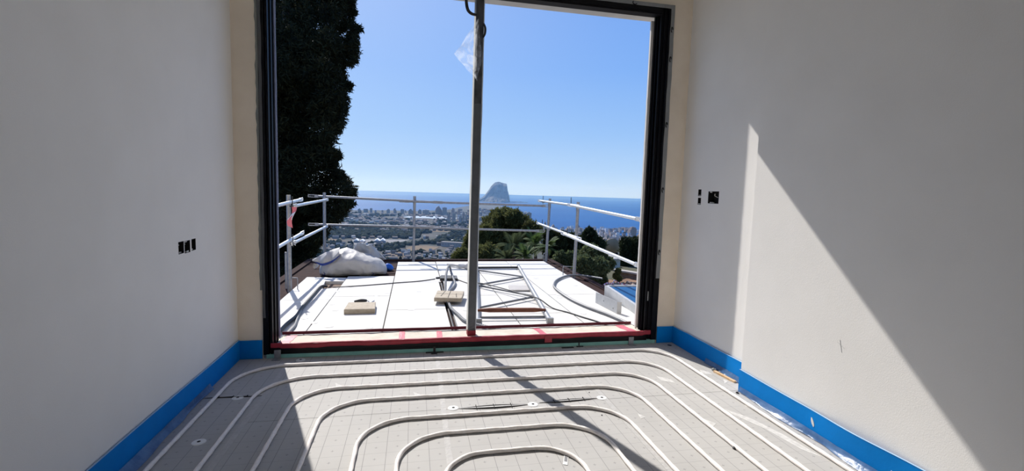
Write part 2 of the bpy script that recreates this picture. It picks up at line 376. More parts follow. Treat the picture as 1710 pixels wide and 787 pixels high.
# white fixing washers
def washer(px, py, label):
    q = at(px, py, 2, 0); q.z = .0
    o = bpy.data.objects.new('fixing_washer', washer.me); COL.objects.link(o); o.location = q
    tag(o, label, 'washer', 'white fixing washers on the floor')
    s = bpy.data.objects.new('screw', washer.sm); COL.objects.link(s); s.parent = o
b = MB(); ring = [(.008,.004),(.013,.0035),(.026,.003),(.030,.0022),(.032,.0)]
n = 24
for i, (r, z) in enumerate(ring):
    for kk in range(n): b.v.append((r*math.cos(2*math.pi*kk/n), r*math.sin(2*math.pi*kk/n), z))
for i in range(len(ring)-1):
    for kk in range(n): b.f.append((i*n+kk, (i+1)*n+kk, (i+1)*n+(kk+1)%n, i*n+(kk+1)%n))
tmp = b.build('fixing_washer', M_wash); washer.me = tmp.data; bpy.data.objects.remove(tmp)
tmp = MB().tube([(0,0,0),(0,0,.0042)], .0085, 10).build('screw', M_hole); washer.sm = tmp.data; bpy.data.objects.remove(tmp)
for px, py, lb in ((332,739,'shaded white washer nearest the left blue strip, lowest in the picture'), (397,665,'shaded white washer on the thin dark tear by the left wall'),
                   (757,682,'white washer at the left end of the wider tear'), (890,676,'white washer between the two long tears'),
                   (1005,665,'white washer at the right end of the narrower tear'), (502,601.5,'small washer in shade behind the rearmost pipe run, by the sill')):
    washer(px, py, lb)
q = at(945, 768, 2, 0)
def lab(u, v): return (q.x+(u-.5)*.022*.9+(v-.5)*.035, q.y+(v-.5)*.085-(u-.5)*.01, .0014)
o = tag(MB().grid(1, 1, lab, (0,0,.0006)).build('sticker', M_wash), 'white sticker with grey barcode lying by the innermost pipe loop', 'sticker')
def lab2(u, v): return (q.x+(u-.5)*.013+(v-.5)*.020+.003, q.y+(v-.5)*.052-(u-.5)*.006+.008, .0022)
MB().grid(1, 1, lab2, (0,0,.0004)).build('barcode', mat('barcode_grey', (.30,.30,.31), .7, nscale=400, col2=(.12,.12,.13)), o)
def crumb(px, py, r, mt, label, name='debris_crumb', z=0.):
    q = at(px, py, 2, z); bm = bmesh.new(); bmesh.ops.create_icosphere(bm, subdivisions=2, radius=r)
    for v in bm.verts:
        v.co *= 1+.35*mnoise.noise(v.co*90+q*3); v.co.z = max(-r*.4, v.co.z*.7)
    me = bpy.data.meshes.new(name); bm.to_mesh(me); bm.free(); me.materials.append(mt)
    o = bpy.data.objects.new(name, me); COL.objects.link(o); o.location = (q.x, q.y, z+r*.4); return tag(o, label, 'debris', 'crumbs on the floor')
crumb(1227, 750, .012, M_dark, 'black crumb touching a pipe run on the sunlit right side')
crumb(1192, 619, .016, M_mortar, 'grey mortar crumb near the pale batten')
crumb(1231, 657, .010, M_dark, 'small dark crumb at the corner of the stepped wall')
crumb(1005, 694, .004, M_dark, 'tiny dark speck under the right white washer'); crumb(984, 656, .004, M_dark, 'tiny dark speck above the narrower tear')
q = at(1118, 577, 2, 0); tag(MB().tube([(q.x,q.y,0),(q.x,q.y,.002)], .018, 14).build('floor_plug', M_dark), 'round black plug in the shaded floor corner', 'plug')
q = at(948, 581, 2, 0); tag(MB().box((q.x-.05,q.y-.012,.0),(q.x+.05,q.y+.012,.003)).build('slot', M_hole), 'dark slot in the floor below the sill', 'slot')
a, c = at(1196, 624, 2, 0), at(1234, 645, 2, 0); o = MB().bar((2.128,2.93,.006), (2.15,2.735,.006), .022, .012).build('batten', M_batten); tag(o, 'thin pale wood batten lying along the right blue strip', 'batten')

# ------------------------------------------------------------------ blue perimeter foam strips
def strip(name, p, q, inward, h, label, wave=.0, topw=.0, n=40, flap=None, bulge=None, marks=()):
    p, q, inn = Vector(p), Vector(q), Vector(inward)
    def fn(u, v):
        o = p.lerp(q, u); off = wave*(mnoise.noise((u*5, 1.3, v*.7))*.5+.5)*(1-v*.4)
        if bulge: off += bulge[1]*math.exp(-((u-bulge[0])/bulge[2])**2)*(.3+.7*v)
        zz = (h+topw*mnoise.noise((u*6, 7.1, 0)))*v
        return o+inn*(.009+off)+Vector((0,0,.001+zz))
    o = MB().grid(n, 6, fn, tuple(-inn*.008)).build(name, M_blue, None, 50); tag(o, label, 'edge strip', 'blue perimeter foam strips')
    MB_top = MB().grid(n, 1, lambda u, v: fn(u, 1)+Vector((0,0,.0008))+inn*(.001-v*.008), (0,0,.0015)).build('pale_edge', M_flapedge, o)
    for (u0, v0, v1, w_) in marks:
        MB().grid(4, 4, lambda u, v: fn(u0+w_*(u-.5)*math.sin(.3+2.6*v)+.004*v, v0+(v1-v0)*v)+inn*.0012, tuple(-inn*.0008)).build('torn_spot', M_wash, o)
    if flap:
        f0, f1, wd = flap
        def ff(u, v):
            t = f0+(f1-f0)*u; o_ = fn(t, .12 if v == 0 else 0); cr = .012*mnoise.noise((t*34, v*4, 2.2)); ww = wd(t)
            zz = .035*(1-v)**1.5+abs(cr)*(1-abs(v-.5))*.9+.003
            return Vector((o_.x, o_.y, 0))+inn*(.004+ww*v+cr*.5*v)+Vector((0,0,zz))
        MB().grid(90, 5, ff).build('plastic_flap', M_flap, o, 60)
    return o
M_flapedge = mat('pale_blue_foam_edge', (.35,.55,.78), .6)
strip('edge_strip', (XL, YB+.02, 0), (XL, YF-.01, 0), (1,0,0), .142, 'blue foam strip along the shaded left wall', .010, .006, 60, (.52,.90, lambda t: .012+.055*max(0, (.84-t)/.3)+.010*math.sin(t*40)**2))
strip('edge_strip', (XL+.01, YF, 0), (-1.058, YF, 0), (0,-1,0), .135, 'short blue foam strip left of the window frame', .004, 0, 10)
strip('edge_strip', (2.038, YF, 0), (XRF-.01, YF, 0), (0,-1,0), .140, 'short blue foam strip right of the window frame', .004, 0, 10)
strip('edge_strip', (XRF, YSTEP+.002, 0), (XRF, YF-.01, 0), (-1,0,0), .142, 'blue foam strip on the set-back part of the right wall', .010, .004, 30, (.02,.5, lambda t: .014))
strip('edge_strip', (XRN, YB+.02, 0), (XRN, YSTEP-.001, 0), (-1,0,0), .142, 'long wavy blue foam strip on the protruding part of the right wall', .010, .008, 90, (.70,.995, lambda t: .022+.010*math.sin(t*50)), (.80,.022,.05), [((at(1358,702,0,2.07).y-YB)/(YSTEP-YB), .42, .74, .0045), ((at(1497,778,0,2.07).y-YB)/(YSTEP-YB), .2, .5, .004)])

# ------------------------------------------------------------------ window frame
WIN = struct(empty('window_1', (.49, 3.66, 0)), 'wide black aluminium frame without sashes')
def poly_post(name, poly, z0, z1, mt=M_black): return MB().prism(poly, z0, z1).build(name, mt, WIN)
poly_post('frame_jamb', [(-1.05,3.600),(-1.012,3.600),(-1.012,3.628),(-1.004,3.628),(-1.004,3.606),(-.990,3.606),(-.990,3.655),(-.982,3.655),(-.982,3.70),(-.977,3.70),(-.977,3.720),(-1.05,3.720)], .028, 2.772)
poly_post('frame_jamb', [(2.032,3.600),(1.985,3.600),(1.985,3.622),(1.960,3.622),(1.960,3.640),(1.938,3.640),(1.938,3.655),(1.950,3.655),(1.950,3.680),(1.930,3.680),(1.930,3.700),(1.918,3.700),(1.918,3.720),(2.032,3.720)], .028, 2.772)
MB().box((-.98,3.600,2.706),(1.93,3.720,2.772)).box((-.98,3.606,2.692),(1.93,3.640,2.706)).build('frame_head', M_black, WIN)
MB().box((-.982,3.600,.030),(1.94,3.715,.090)).box((-.982,3.596,.030),(1.94,3.600,.050)).build('bottom_rail', M_black, WIN)
def wob(x0, x1, y, z0, z1, a, n=60):
    return MB().grid(n, 1, lambda u, v: ((x0+(x1-x0)*v)+a*mnoise.noise((x0*9, v*3+.4, (z0+(z1-z0)*u)*7)), y, z0+(z1-z0)*u), (0, .004, 0))
wob(-.981, -.966, 3.7225, .12, 2.70, .002).build('protective_film', mat('pale_blue_film', (.48,.56,.86), .4), WIN)
MB().grid(60, 1, lambda u, v: (1.898+.036*v+.003*mnoise.noise((3, v*2, u*30))*(1-v), 3.724, .10+2.58*u), (0, .022, 0)).build('protective_film', mat('white_edge_strip', (.78,.76,.73), .7), WIN)
wob(1.998, 2.031, 3.5955, .56, 2.768, .004).build('sealing_membrane', M_membrane, WIN)
wob(-1.046, -1.028, 3.5955, .30, 2.768, .006).build('sealing_membrane', M_membrane2, WIN)
MB().grid(60, 1, lambda u, v: (-1.0+3.0*u, 3.5955, 2.742+.028*v+.003*mnoise.noise((u*30, v, 0))), (0, .004, 0)).build('sealing_membrane', M_membrane, WIN)
for z in (2.35, 1.83, 1.30, .78, 2.58): MB().tube([Vector((2.012+.007*math.cos(a*.7), 3.594, z+.02*math.sin(a*.7))) for a in range(8)], .0035, 6).build('clip', M_black, WIN)
for x in (1.68, .98): MB().tube([Vector((x+.018*math.cos(a*.5+2.4), 3.592, 2.755+.014*math.sin(a*.5+2.4))) for a in range(8)], .0035, 6).build('clip', M_black, WIN)
MB().box((1.953,3.6385,.36),(1.963,3.6395,.44)).build('keeper', M_alu, WIN)
# foam strip under the frame, three pieces
for i, (x0, x1) in enumerate(((-1.03,.160),(.172,1.335),(1.345,2.022))):
    o = struct(MB().box((x0, 3.598, .001), (x1, 3.66, .030)).build('trim_%d' % (i+2), M_teal), 'sea-green foam strip under the black bottom rail')
for (x, lb) in ((-.955,'grey steel anchor plate under the left end of the frame'),(1.80,'grey steel anchor plate under the right end of the frame')):
    o = MB().box((x-.022,3.590,.0),(x+.022,3.597,.062)).box((x-.028,3.545,.0),(x+.028,3.597,.004)).build('anchor_plate', M_steel); tag(o, lb, 'bracket')
o = MB().box((.157,3.592,.002),(.175,3.597,.042)).box((.10,3.572,.0),(.235,3.590,.006)).box((.14,3.545,.0),(.185,3.572,.005)).build('black_clip', M_dark); tag(o, 'black T-shaped clip at the foot of the green strip', 'clip')
o = MB().box((1.338,3.590,.0),(1.344,3.597,.034)).box((1.315,3.575,.0),(1.372,3.590,.006)).build('black_clip', M_dark); tag(o, 'thin black clip between two green foam strips on the right', 'clip')

# sill covering: fabric with red tape
def sz(x): return .0985+.004*mnoise.noise((x*4, 0, 0))
def sillf(u, v):
    x = -.972+2.885*u; y = 3.612+.228*v
    return (x, y, .094+.004*(mnoise.noise((x*5, y*14, 1.1))+.6)+.003*mnoise.noise((x*17, y*9, 4)))
SILL = tag(MB().grid(160, 8, sillf, (0,0,-.003)).build('sill_cover', M_fabric, None, 60), 'beige fabric covering the window sill, edged with red tape', 'sill cover')
def redf(u, v):
    x = -1.0+2.975*u; e = .006*mnoise.noise((x*3.1, 5, 0))+.004*mnoise.noise((x*11, 8, 0)); edge = min(u, 1-u)
    return (x, 3.596-.004*math.sin(v*3.1)-.006*(1-v)*abs(mnoise.noise((x*8, 2, 2))), (.073+e+(.006 if edge < .02 else 0))+(.034+.004*mnoise.noise((x*4.7, 3, 3)))*v)
MB().grid(160, 4, redf, (0,.004,0)).build('edge_tape', M_red, SILL, 60)
MB().grid(120, 1, lambda u, v: (-.972+2.885*u, 3.600+.018*v+.006*v*mnoise.noise((u*25, 1, 6)), .1075+.002*mnoise.noise((u*30, 4, 0))), (0,0,-.004)).build('edge_tape', M_red, SILL, 60)
MB().grid(60, 1, lambda u, v: (-.985+2.90*u, 3.842, .099+.024*v+.003*v*mnoise.noise((u*14,1,1))), (0,.006,0)).build('back_edge_tape', mat('shaded_red_tape', (.15,.035,.05), .7, spec=.1), SILL)  # red tape on the back lip, its shade put into a darker maroon colour
for x0, x1, sk in ((-.962,-.888,.02),(-.105,-.060,0),(.185,.228,.006),(1.03,1.085,-.03),(1.80,1.875,-.05)):
    def tf(u, v, x0=x0, x1=x1, sk=sk):
        x = x0+(x1-x0)*v+sk*u+.004*mnoise.noise((u*9, v, x0*10)); y = 3.606+.226*u; q = sillf((x+.972)/2.885, (y-3.612)/.228); return (x, y, q[2]+.0022)
    MB().grid(12, 2, tf, (0,0,-.0015)).build('cross_tape', M_pink, SILL)
for x0, x1 in ((1.045,1.105),):
    MB().grid(4, 1, lambda u, v: (x0+(x1-x0)*u, 3.588, .045+.055*v), (0,.003,0)).build('cross_tape', M_red, SILL)

# ------------------------------------------------------------------ wrapped post in the opening
px0, px1 = .428, .489
POST = empty('support_post', (.459, 3.70, .1), 'dark square steel post wrapped in clear film, standing on the sill', 'post')
ln = .0055
def postbox(z0, z1, h):
    c0 = Vector((.459+ln*(z0-.1), 3.70, z0)); c1 = Vector((.459+ln*(z1-.1), 3.70, z1)); return MB().bar(c0, c1, h, h*1.35, (0,1,0))
M_post = mat('dusty_dark_steel', (.085,.09,.098), .6, 0, nscale=14, col2=(.035,.038,.042), bump=.4, bscale=30)
postbox(.101, 2.69, .056).build('shaft', M_post, POST)
for s in (-1, 1):
    def fl(u, v, s=s):
        z = .14+2.54*u; x = .459+ln*(z-.1)+s*(.0285+(.0115+.005*mnoise.noise((s*3, z*4, 0)))*v)
        return (x, 3.690+.004*v, z)
    MB().grid(90, 2, fl, (0,.0015,0)).build('film_wrap', M_film2, POST, 60)
MB().grid(60, 2, lambda u, v: (.459+ln*(1.9*u)+(v-.5)*.058, 3.6600-.003*abs(mnoise.noise((v*3, u*40, 0))), .16+1.75*u), (0,.001,0)).build('film_wrap', M_wrap, POST, 60)
MB().box((.459-.033,3.660,.098),(.459+.033,3.742,.140)).build('red_tape_foot', M_red, POST)
# torn plastic blowing off the post
def shf(u, v):
    top = Vector((.452, 3.655, 2.520)); tip = Vector((.278, 3.60, 2.240)); bot = Vector((.455, 3.655, 2.080)); rt = Vector((.497, 3.650, 2.25))
    if v < .7:
        e = tip.lerp(top if u > .5 else bot, abs(u-.5)*2); c = Vector((.458, 3.652, 2.075+.45*u)); q = e.lerp(c, v/.7)
    else:
        c = Vector((.458, 3.652, 2.075+.45*u)); e = rt.lerp(top if u > .5 else bot, abs(u-.5)*2); q = c.lerp(e, (v-.7)/.3)
    q.y += .030*mnoise.noise((u*5, v*3, 1))-.012*math.sin(v*3.1)-.004; q.y = min(q.y, 3.655); q.z += .012*mnoise.noise((u*7, v*6, 3)); return q
tag(MB().grid(36, 20, shf).build('plastic_sheet', M_sheet, None, 60), 'torn clear plastic sheet hanging from the dark post', 'plastic sheet')
hk = smooth_path([(.372,3.655,2.70),(.366,3.655,2.65),(.378,3.655,2.59),(.405,3.650,2.562),(.445,3.650,2.555)], 8)
tag(MB().tube(hk, lambda t: .009+.003*math.sin(t*3.1), 8).build('cable_loop', M_dark, None, 60), 'black curved cable end hooked onto the top of the post', 'cable')
tag(MB().tube(smooth_path([(.498,3.655,2.50),(.512,3.652,2.47),(.511,3.652,2.43),(.497,3.655,2.40)], 6), .008, 8).build('strap_end', M_dark, None, 60), 'small black strap end on the right side of the post', 'strap')

# ------------------------------------------------------------------ socket holes
def socket(h, x, s, nm, label, bits):
    y0, y1, z0, z1 = h; o = empty(nm, (x, (y0+y1)/2, z0), label, 'socket box', 'open socket boxes'); d = .05*s
    b = MB(); t = .003
    xa, xb = (x, x+d) if d > 0 else (x+d, x)
    b.box((xa,y0,z0),(xb,y0+t,z1)).box((xa,y1-t,z0),(xb,y1,z1)).box((xa,y0,z0),(xb,y1,z0+t)).box((xa,y0,z1-t),(xb,y1,z1)); bx = x+d
    b.box((min(bx,bx-t*s),y0,z0),(max(bx,bx-t*s),y1,z1)); b.build('back_box', M_hole, o)
    for k_ in range(bits):   # ragged plaster crumbs on the rim
        yy = y0+(y1-y0)*rnd.random(); zz = z0 if rnd.random() < .6 else z1-.008
        MB().obox((x+.006*s, yy, zz+.004), (.004,0,.001), (0,.007+.006*rnd.random(),.001), (0,.002,.005)).build('plaster_bit', M_wall, o)
    if bits > 2: MB().tube(smooth_path([(x+d*.8,(y0+y1)/2,(z0+z1)/2),(x+d*.4,(y0+y1)/2+.01,(z0+z1)/2+.012),(x+d*.2,(y0+y1)/2-.004,z1-.02)],5), .003, 6).build('wire', M_wash, o)
    return o
for h, lb, n_ in zip(holesL, ('dark open socket box, nearest of the three on the left wall','dark open socket box, middle of the three on the left wall','dark open socket box, closest to the window on the left wall'), (4,3,2)): socket(h, XL, -1, 'socket_box', lb, n_)
for h, lb, n_ in zip(holesR, ('small dark hole, upper of the pair near the window on the right wall','small dark hole, lower of the pair near the window on the right wall','square open socket box on the right wall'), (2,2,4)): socket(h, XRF, 1, 'socket_box', lb, n_)
# pencil cross on the right wall
q = at(1404, 578, 0, XRN)
M_pencil = mat('pencil', (.66,.66,.65), .9)
MB().bar((XRN-.0008,q.y-.008,q.z-.03),(XRN-.0008,q.y+.008,q.z+.03),.0018,.001,(1,0,0)).build('pencil_mark', M_pencil, WR); MB().bar((XRN-.0008,q.y+.022,q.z+.016),(XRN-.0008,q.y-.022,q.z-.006),.0018,.001,(1,0,0)).build('pencil_mark', M_pencil, WR)

# ------------------------------------------------------------------ terrace roof outside
DECK = struct(MB().box((-1.80, 4.0, -.30), (2.62, 8.72, -.045)).build('terrace_roof', M_edge), 'flat roof terrace edged in brown waterproofing')
lip = MB().box((-1.80,8.62,-.045),(2.62,8.72,-.02)).box((2.52,5.7,-.045),(2.62,8.62,-.025)).box((-1.80,4.0,-.045),(-1.70,8.62,-.02)); lip.build('roof_edge', M_edge, DECK)
g = .0055
def board(x0, x1, y0, y1, z=0., poly=None):
    p = poly or [(x0+g,y0+g),(x1-g,y0+g),(x1-g,y1-g),(x0+g,y1-g)]
    return MB().prism(p, -.045, z).build('insulation_board', M_board, DECK)
board(-1.42, -.90, 4.0, 5.46)
board(0,0,0,0,0.,[(-1.42+g,5.463),(-1.10,5.463),(-1.10,6.07),(-1.14,6.55),(-1.14,6.82),(-1.43,6.86),(-1.425,6.4)])
board(0,0,0,0,0.,[(-1.097,5.463),(-.903,5.463),(-.903,6.12),(-1.097,6.05)])
board(0,0,0,0,-.001,[(-1.137,6.55),(-.903,6.54),(-.903,6.79),(-1.137,6.82)])
board(-.90, -.26, 4.0, 5.60); board(-.90, -.26, 5.60, 6.89)
board(-.26, .345, 4.0, 4.935); board(-.26, .345, 4.935, 6.42); board(-.26, .375, 6.42, 7.36); board(-.26, .375, 7.36, 8.22, .002)
board(.40, 1.0, 4.0, 5.55); board(.40, 1.0, 5.55, 6.85); board(.378, 1.0, 6.85, 8.26)
board(1.0, 1.63, 4.0, 4.66); board(1.0, 1.63, 4.66, 6.20); board(1.0, 1.63, 6.20, 7.72); board(1.0, 1.63, 7.72, 8.28)
board(1.63, 2.32, 4.0, 5.52); board(1.63, 2.32, 5.52, 6.85); board(0,0,0,0,0.,[(1.633,6.853),(2.315,6.853),(2.335,8.28),(1.633,8.28)])
M_scuff = mat('grey_scuff', (.50,.50,.48), .9)
for i in range(46):   # flat fixing discs pressed into the boards
    x = -1.3+3.5*rnd.random(); y = 4.3+3.8*rnd.random()
    if -1.16 < x < -.86 and 6 < y < 6.6 or y > 6.75 and x < -.3: continue
    MB().tube([(x,y,.0),(x,y,.0022)], .028+.012*rnd.random(), 10).build('fixing_disc', mat('disc_white', (.70,.70,.68), .7) if i == 0 else bpy.data.materials['disc_white'], DECK)
tag(MB().box((-1.14,6.07,-.044),(-.905,6.54,-.040)).build('hatch_bottom', mat('brown_hatch', (.16,.10,.065), .9)), 'brown rectangular cut-out in the white roof boards', 'cut-out')

# guard rail of scaffold tubes
def post(x, y, h, label, tx=0., rod=(.1, 0), z0=-.044):
    o = empty('scaffold_post', (x, y, z0), label, 'scaffold post', 'scaffold posts round the roof')
    MB().tube([(x,y,z0),(x+tx,y,h)], .0245, 14).build('tube', M_steel, o, 60)
    if rod:
        rx_, ry_ = rod; MB().tube(smooth_path([(x,y,.13),(x+rx_*.8,y+ry_*.8,.135),(x+rx_,y+ry_,.125),(x+rx_,y+ry_,.0),], 5), .006, 6).build('toe_rod', M_steel, o, 60)
    for z in (h-.10, h-.56): MB().tube([(x+tx*.8,y,z-.035),(x+tx*.8,y,z+.035)], .0265, 14).build('collar', M_steel, o, 60)
    return o
post(-1.47, 6.10, 1.135, 'steel scaffold post on the left roof edge, nearer the window', 0, (.10, -.05))
post(-1.475, 8.45, 1.145, 'steel scaffold post at the back left corner, behind the white sack', 0, None)
post(.0, 8.50, 1.125, 'steel scaffold post in the middle of the back railing', .012, None)
post(2.43, 8.46, 1.145, 'steel scaffold post at the back right roof corner', .035, (-.08, -.12))
post(2.42, 6.84, 1.125, 'steel scaffold post on the right roof edge, in front of the corner one', .02, (-.17, .02))
post(-1.47, 4.20, 1.10, 'steel scaffold post just behind the left frame jamb, nearest the facade', 0, None)
post(2.415, 4.56, 1.07, 'steel scaffold post at the rooflight, just behind the right frame jamb', 0, None, .087)
def rail(p, q, label, ends=(1, 1), r=.0195, mt=M_alu):
    p, q = Vector(p), Vector(q); d = (q-p).normalized(); e = .16
    a = p+d*e if ends[0] else p; c = q-d*e if ends[1] else q
    o = MB().tube([a, c], r, 14).build('guard_rail', mt, None, 60); tag(o, label, 'guard rail', 'guard rails round the roof')
    side = d.cross(Vector((0,0,1))).normalized(); up = side.cross(d)
    for f, (tip, root) in zip(ends, ((p, a), (q, c))):
        if not f: continue
        b = MB(); dd = (tip-root).normalized()
        b.obox(root+dd*.022, dd*.03, side*.010, up*.024)
        for s in (-1, 1): b.obox(root+dd*.095, dd*.065, side*.007, up*.0065); b.v[-8:] = [tuple(Vector(v)+up*s*.0175) for v in b.v[-8:]]
        b.obox(tip-dd*.006, dd*.006, side*.007, up*.024)
        b.build('fork_end', mt, o)
    return o
rail((-1.435,4.15,.985), (-1.435,6.68,1.072), 'upper guard rail on the left, nearer length with forked end')
rail((-1.405,6.02,1.005), (-1.425,8.50,1.03), 'upper guard rail on the left, farther length reaching the corner post')
rail((-1.435,4.15,.525), (-1.435,6.72,.632), 'lower guard rail on the left, nearer length with forked end')
rail((-1.405,5.95,.565), (-1.425,8.45,.585), 'lower guard rail on the left, farther length')
rail((-1.74,8.475,1.086), (.50,8.455,1.024), 'upper guard rail at the back, left length with slotted end', mt=M_steel)
rail((-.25,8.53,1.032), (2.50,8.50,1.005), 'upper guard rail at the back, right length', mt=M_steel)
rail((-1.74,8.475,.605), (.45,8.455,.583), 'lower guard rail at the back, left length', mt=M_steel)
rail((-.28,8.53,.575), (2.40,8.50,.534), 'lower guard rail at the back, right length', mt=M_steel)
rail((2.40,9.06,1.092), (2.385,6.62,1.068), 'upper guard rail on the right, farther length')
rail((2.335,7.02,1.078), (2.345,4.55,.994), 'upper guard rail on the right, nearer length ending by the frame')
rail((2.40,9.12,.648), (2.385,6.50,.590), 'lower guard rail on the right, farther length')
rail((2.335,7.30,.612), (2.345,4.52,.504), 'lower guard rail on the right, nearer length ending by the frame')
for x, y, z, lb in ((-1.40,5.98,1.02,'wire tie at the upper left rail joint'),(-1.40,5.98,.57,'wire tie at the lower left rail joint'),(2.40,8.7,1.09,'wire pin on the upper right rail at the corner'),(2.38,7.0,1.09,'wire pin at the upper right rail joint'),(2.40,8.7,.64,'wire pin on the lower right rail at the corner'),(2.37,7.1,.61,'wire pin at the lower right rail joint')):
    o = MB().tube([(x,y,z-.05),(x,y,z+.10)], .0055, 6).tube([Vector((x+.03*math.cos(a*.9), y+.03*math.sin(a*.9)*.6, z-.03+.004*a)) for a in range(8)], .005, 5).build('wire_pin', M_dark); tag(o, lb, 'pin', 'pins on the guard rails')
def tapef(u, v):
    x = -1.370-.055*u+.05*(v-.5)+.012*math.sin(u*7); z = 1.0-.235*u+.03*(v-.5)*math.sin(u*5); return (x, 5.93+.018*math.sin(u*6+v*2), z)
o = MB().grid(14, 2, tapef, (0,.0015,0)).build('barrier_tape', M_pink, None, 60); tag(o, 'red and white barrier tape dangling from the left railing', 'tape')
MB().grid(6, 1, lambda u, v: Vector(tapef(.28+.36*u, v))+Vector((0,-.002,0)), (0,-.0008,0)).build('white_band', M_white, o, 60)
tag(MB().tube([(-1.56,6.3,-.044),(-1.56,6.3,.42)], .012, 8).build('thin_rod', M_steel), 'thin upright rod left of the near scaffold post', 'rod')

# white bulk sack
BAG = empty('bulk_sack', (-.87, 7.25, -.045), 'large white woven sack slumped by the back left corner of the roof', 'sack')
def bagf(u, v):
    s = -1+2*u; th = 2*math.pi*v; prof = max(0, 1-abs(s)**3.2)**.5
    H = float(np.interp(s, [-1,-.8,-.4,-.25,.05,.45,.8,1], [.27,.31,.375,.385,.335,.295,.255,.22])); y = math.cos(th); zz = math.sin(th)
    y = math.copysign(abs(y)**.8, y); zz = math.copysign(abs(zz)**.75, zz)
    p = Vector((-.86+.47*s, 7.27+.36*prof*y+.03*s, .5*H*(1+zz)*(.25+.75*prof)+.11*(1-prof)*H))
    k_ = mnoise.noise(Vector((p.x*4, p.y*3, p.z*5)))*.035+.05*(.35-abs(mnoise.noise(Vector((p.x*3.2+p.z*3+3, p.y*2.5, p.z*4.5-p.x*2)))))+.02*(.3-abs(mnoise.noise(Vector((p.x*9, p.y*7, p.z*9+5)))))
    c = Vector((-.86+.47*s*.9, 7.27, .18)); d = (p-c); d = d.normalized() if d.length > 0 else d
    p += d*k_*prof; p.z = max(p.z, 0)-.043; return p
MB().grid(110, 100, bagf).build('sack_body', M_bag, BAG, 75)
for s0, mt in ((.80, M_strap), (.10, M_strap)):
    pts = [Vector(bagf(s0+.02*math.sin(v*.5), .02+v/40*.46))*1.0 for v in range(41)]
    c = Vector((-.86, 7.27, .15)); pts = [p+(p-c).normalized()*.004 for p in pts]
    pts2 = [Vector(bagf(s0+.02*math.sin(v*.5), .54+v/40*.46)) for v in range(41)]; pts2 = [p+(p-c).normalized()*.004 for p in pts2]
    MB().tube(pts2, .004, 5).build('seam', M_strap, BAG, 60)
FU = smooth_path([at(568,413,1,7.10), at(556,417,1,7.06), at(545,421,1,7.0), at(534,427,1,6.98), at(522,434,1,6.98)], 6)
FLO = smooth_path([at(567,427,1,6.93), at(556,435,1,6.90), at(545,439.5,1,6.90), at(534,440.5,1,6.92), at(523,436,1,6.96)], 6)
def flapf(u, v):   # mouth of the sack folded over to the left, hemmed in blue
    k_ = min(u*(len(FU)-1), len(FU)-1.001); i = int(k_); a = FU[i].lerp(FU[i+1], k_-i); c = FLO[i].lerp(FLO[i+1], k_-i)
    q = c.lerp(a, v); q.y -= .05*math.sin(v*3.14)*(1-u*.5)+.018*math.sin(u*13+v*2); q.z += .012*math.sin(u*11+v*4)*math.sin(v*3.14); return q
MB().grid(30, 10, flapf, (0,.005,0)).build('sack_mouth', M_bag, BAG, 70)
MB().grid(30, 1, lambda u, v: Vector(flapf(u, 0))+Vector((0,-.006, .006-.034*(1-v)*math.sin(.35+2.6*u))), (0,.004,0)).build('blue_hem', M_strap, BAG, 60)
MB().grid(8, 6, lambda u, v: at(524+10*u-2*v, 440+1.5*math.sin(u*3)+8*v*(1-.6*abs(u-.3)), 1, 6.97+.02*math.sin(u*5)), (0,.004,0)).build('sack_corner', M_bag, BAG, 60)
def linf(u, v):
    x = -.90+.44*u; z = float(np.interp(u, [0,.12,.45,.62,.75,1], [.33,.435,.425,.42,.36,.22]))*v+.18*(1-v)
    return Vector((x+.03*math.sin(v*4)+.02, 7.40+.05*math.sin(u*9)+.05*v+.04*mnoise.noise((u*6, v*5, 0)), z+.02*mnoise.noise((u*9, 0, 3))*v-.03))
MB().grid(24, 12, linf, (0,.005,0)).build('sack_liner', M_bag2, BAG, 70)
bm = bmesh.new(); bmesh.ops.create_icosphere(bm, subdivisions=3, radius=.075)
for v_ in bm.verts: v_.co *= 1+.35*mnoise.noise(v_.co*14); v_.co.x *= 1.0; v_.co.z = max(-.055, v_.co.z*.75)
me = bpy.data.meshes.new('crumpled_bag'); bm.to_mesh(me); bm.free(); me.materials.append(M_bluepl); o = bpy.data.objects.new('crumpled_bag', me); COL.objects.link(o); o.location = (-.38, 7.62, .012)
tag(o, 'crumpled bright blue plastic bag behind the right end of the sack', 'bag')

# concrete tiles on the roof
def slab_tile(poly, h, label, grooves=(), z0=.002):
    o = MB().prism(poly, z0, h-.004).add([(x,y,z) for z, k_ in ((h-.004,1),(h,.965)) for x, y in [((sum(p[0] for p in poly)/4)*(1-k_)+a*k_, (sum(p[1] for p in poly)/4)*(1-k_)+c*k_) for a, c in poly]], [(4,5,6,7),(0,1,5,4),(1,2,6,5),(2,3,7,6),(3,0,4,7)]).build('concrete_tile', M_conc)
    tag(o, label, 'tile')
    for (a, c) in grooves:
        (ax_, ay_), (cx_, cy_) = a, c; MB().bar((ax_,ay_,h+.0002),(cx_,cy_,h+.0002),.007,.0012).build('groove', M_hole, o)
    return o
slab_tile([(-.665,4.80),(-.37,4.80),(-.385,5.10),(-.66,5.10)], .05, 'thick sandy concrete tile lying below a trowel on the left boards')
def lerp2(P, u, v): return tuple((1-u)*((1-v)*P[0][k_]+v*P[3][k_])+u*((1-v)*P[1][k_]+v*P[2][k_]) for k_ in (0, 1))
T2 = [(.225,5.13),(.52,5.08),(.585,5.44),(.28,5.50)]
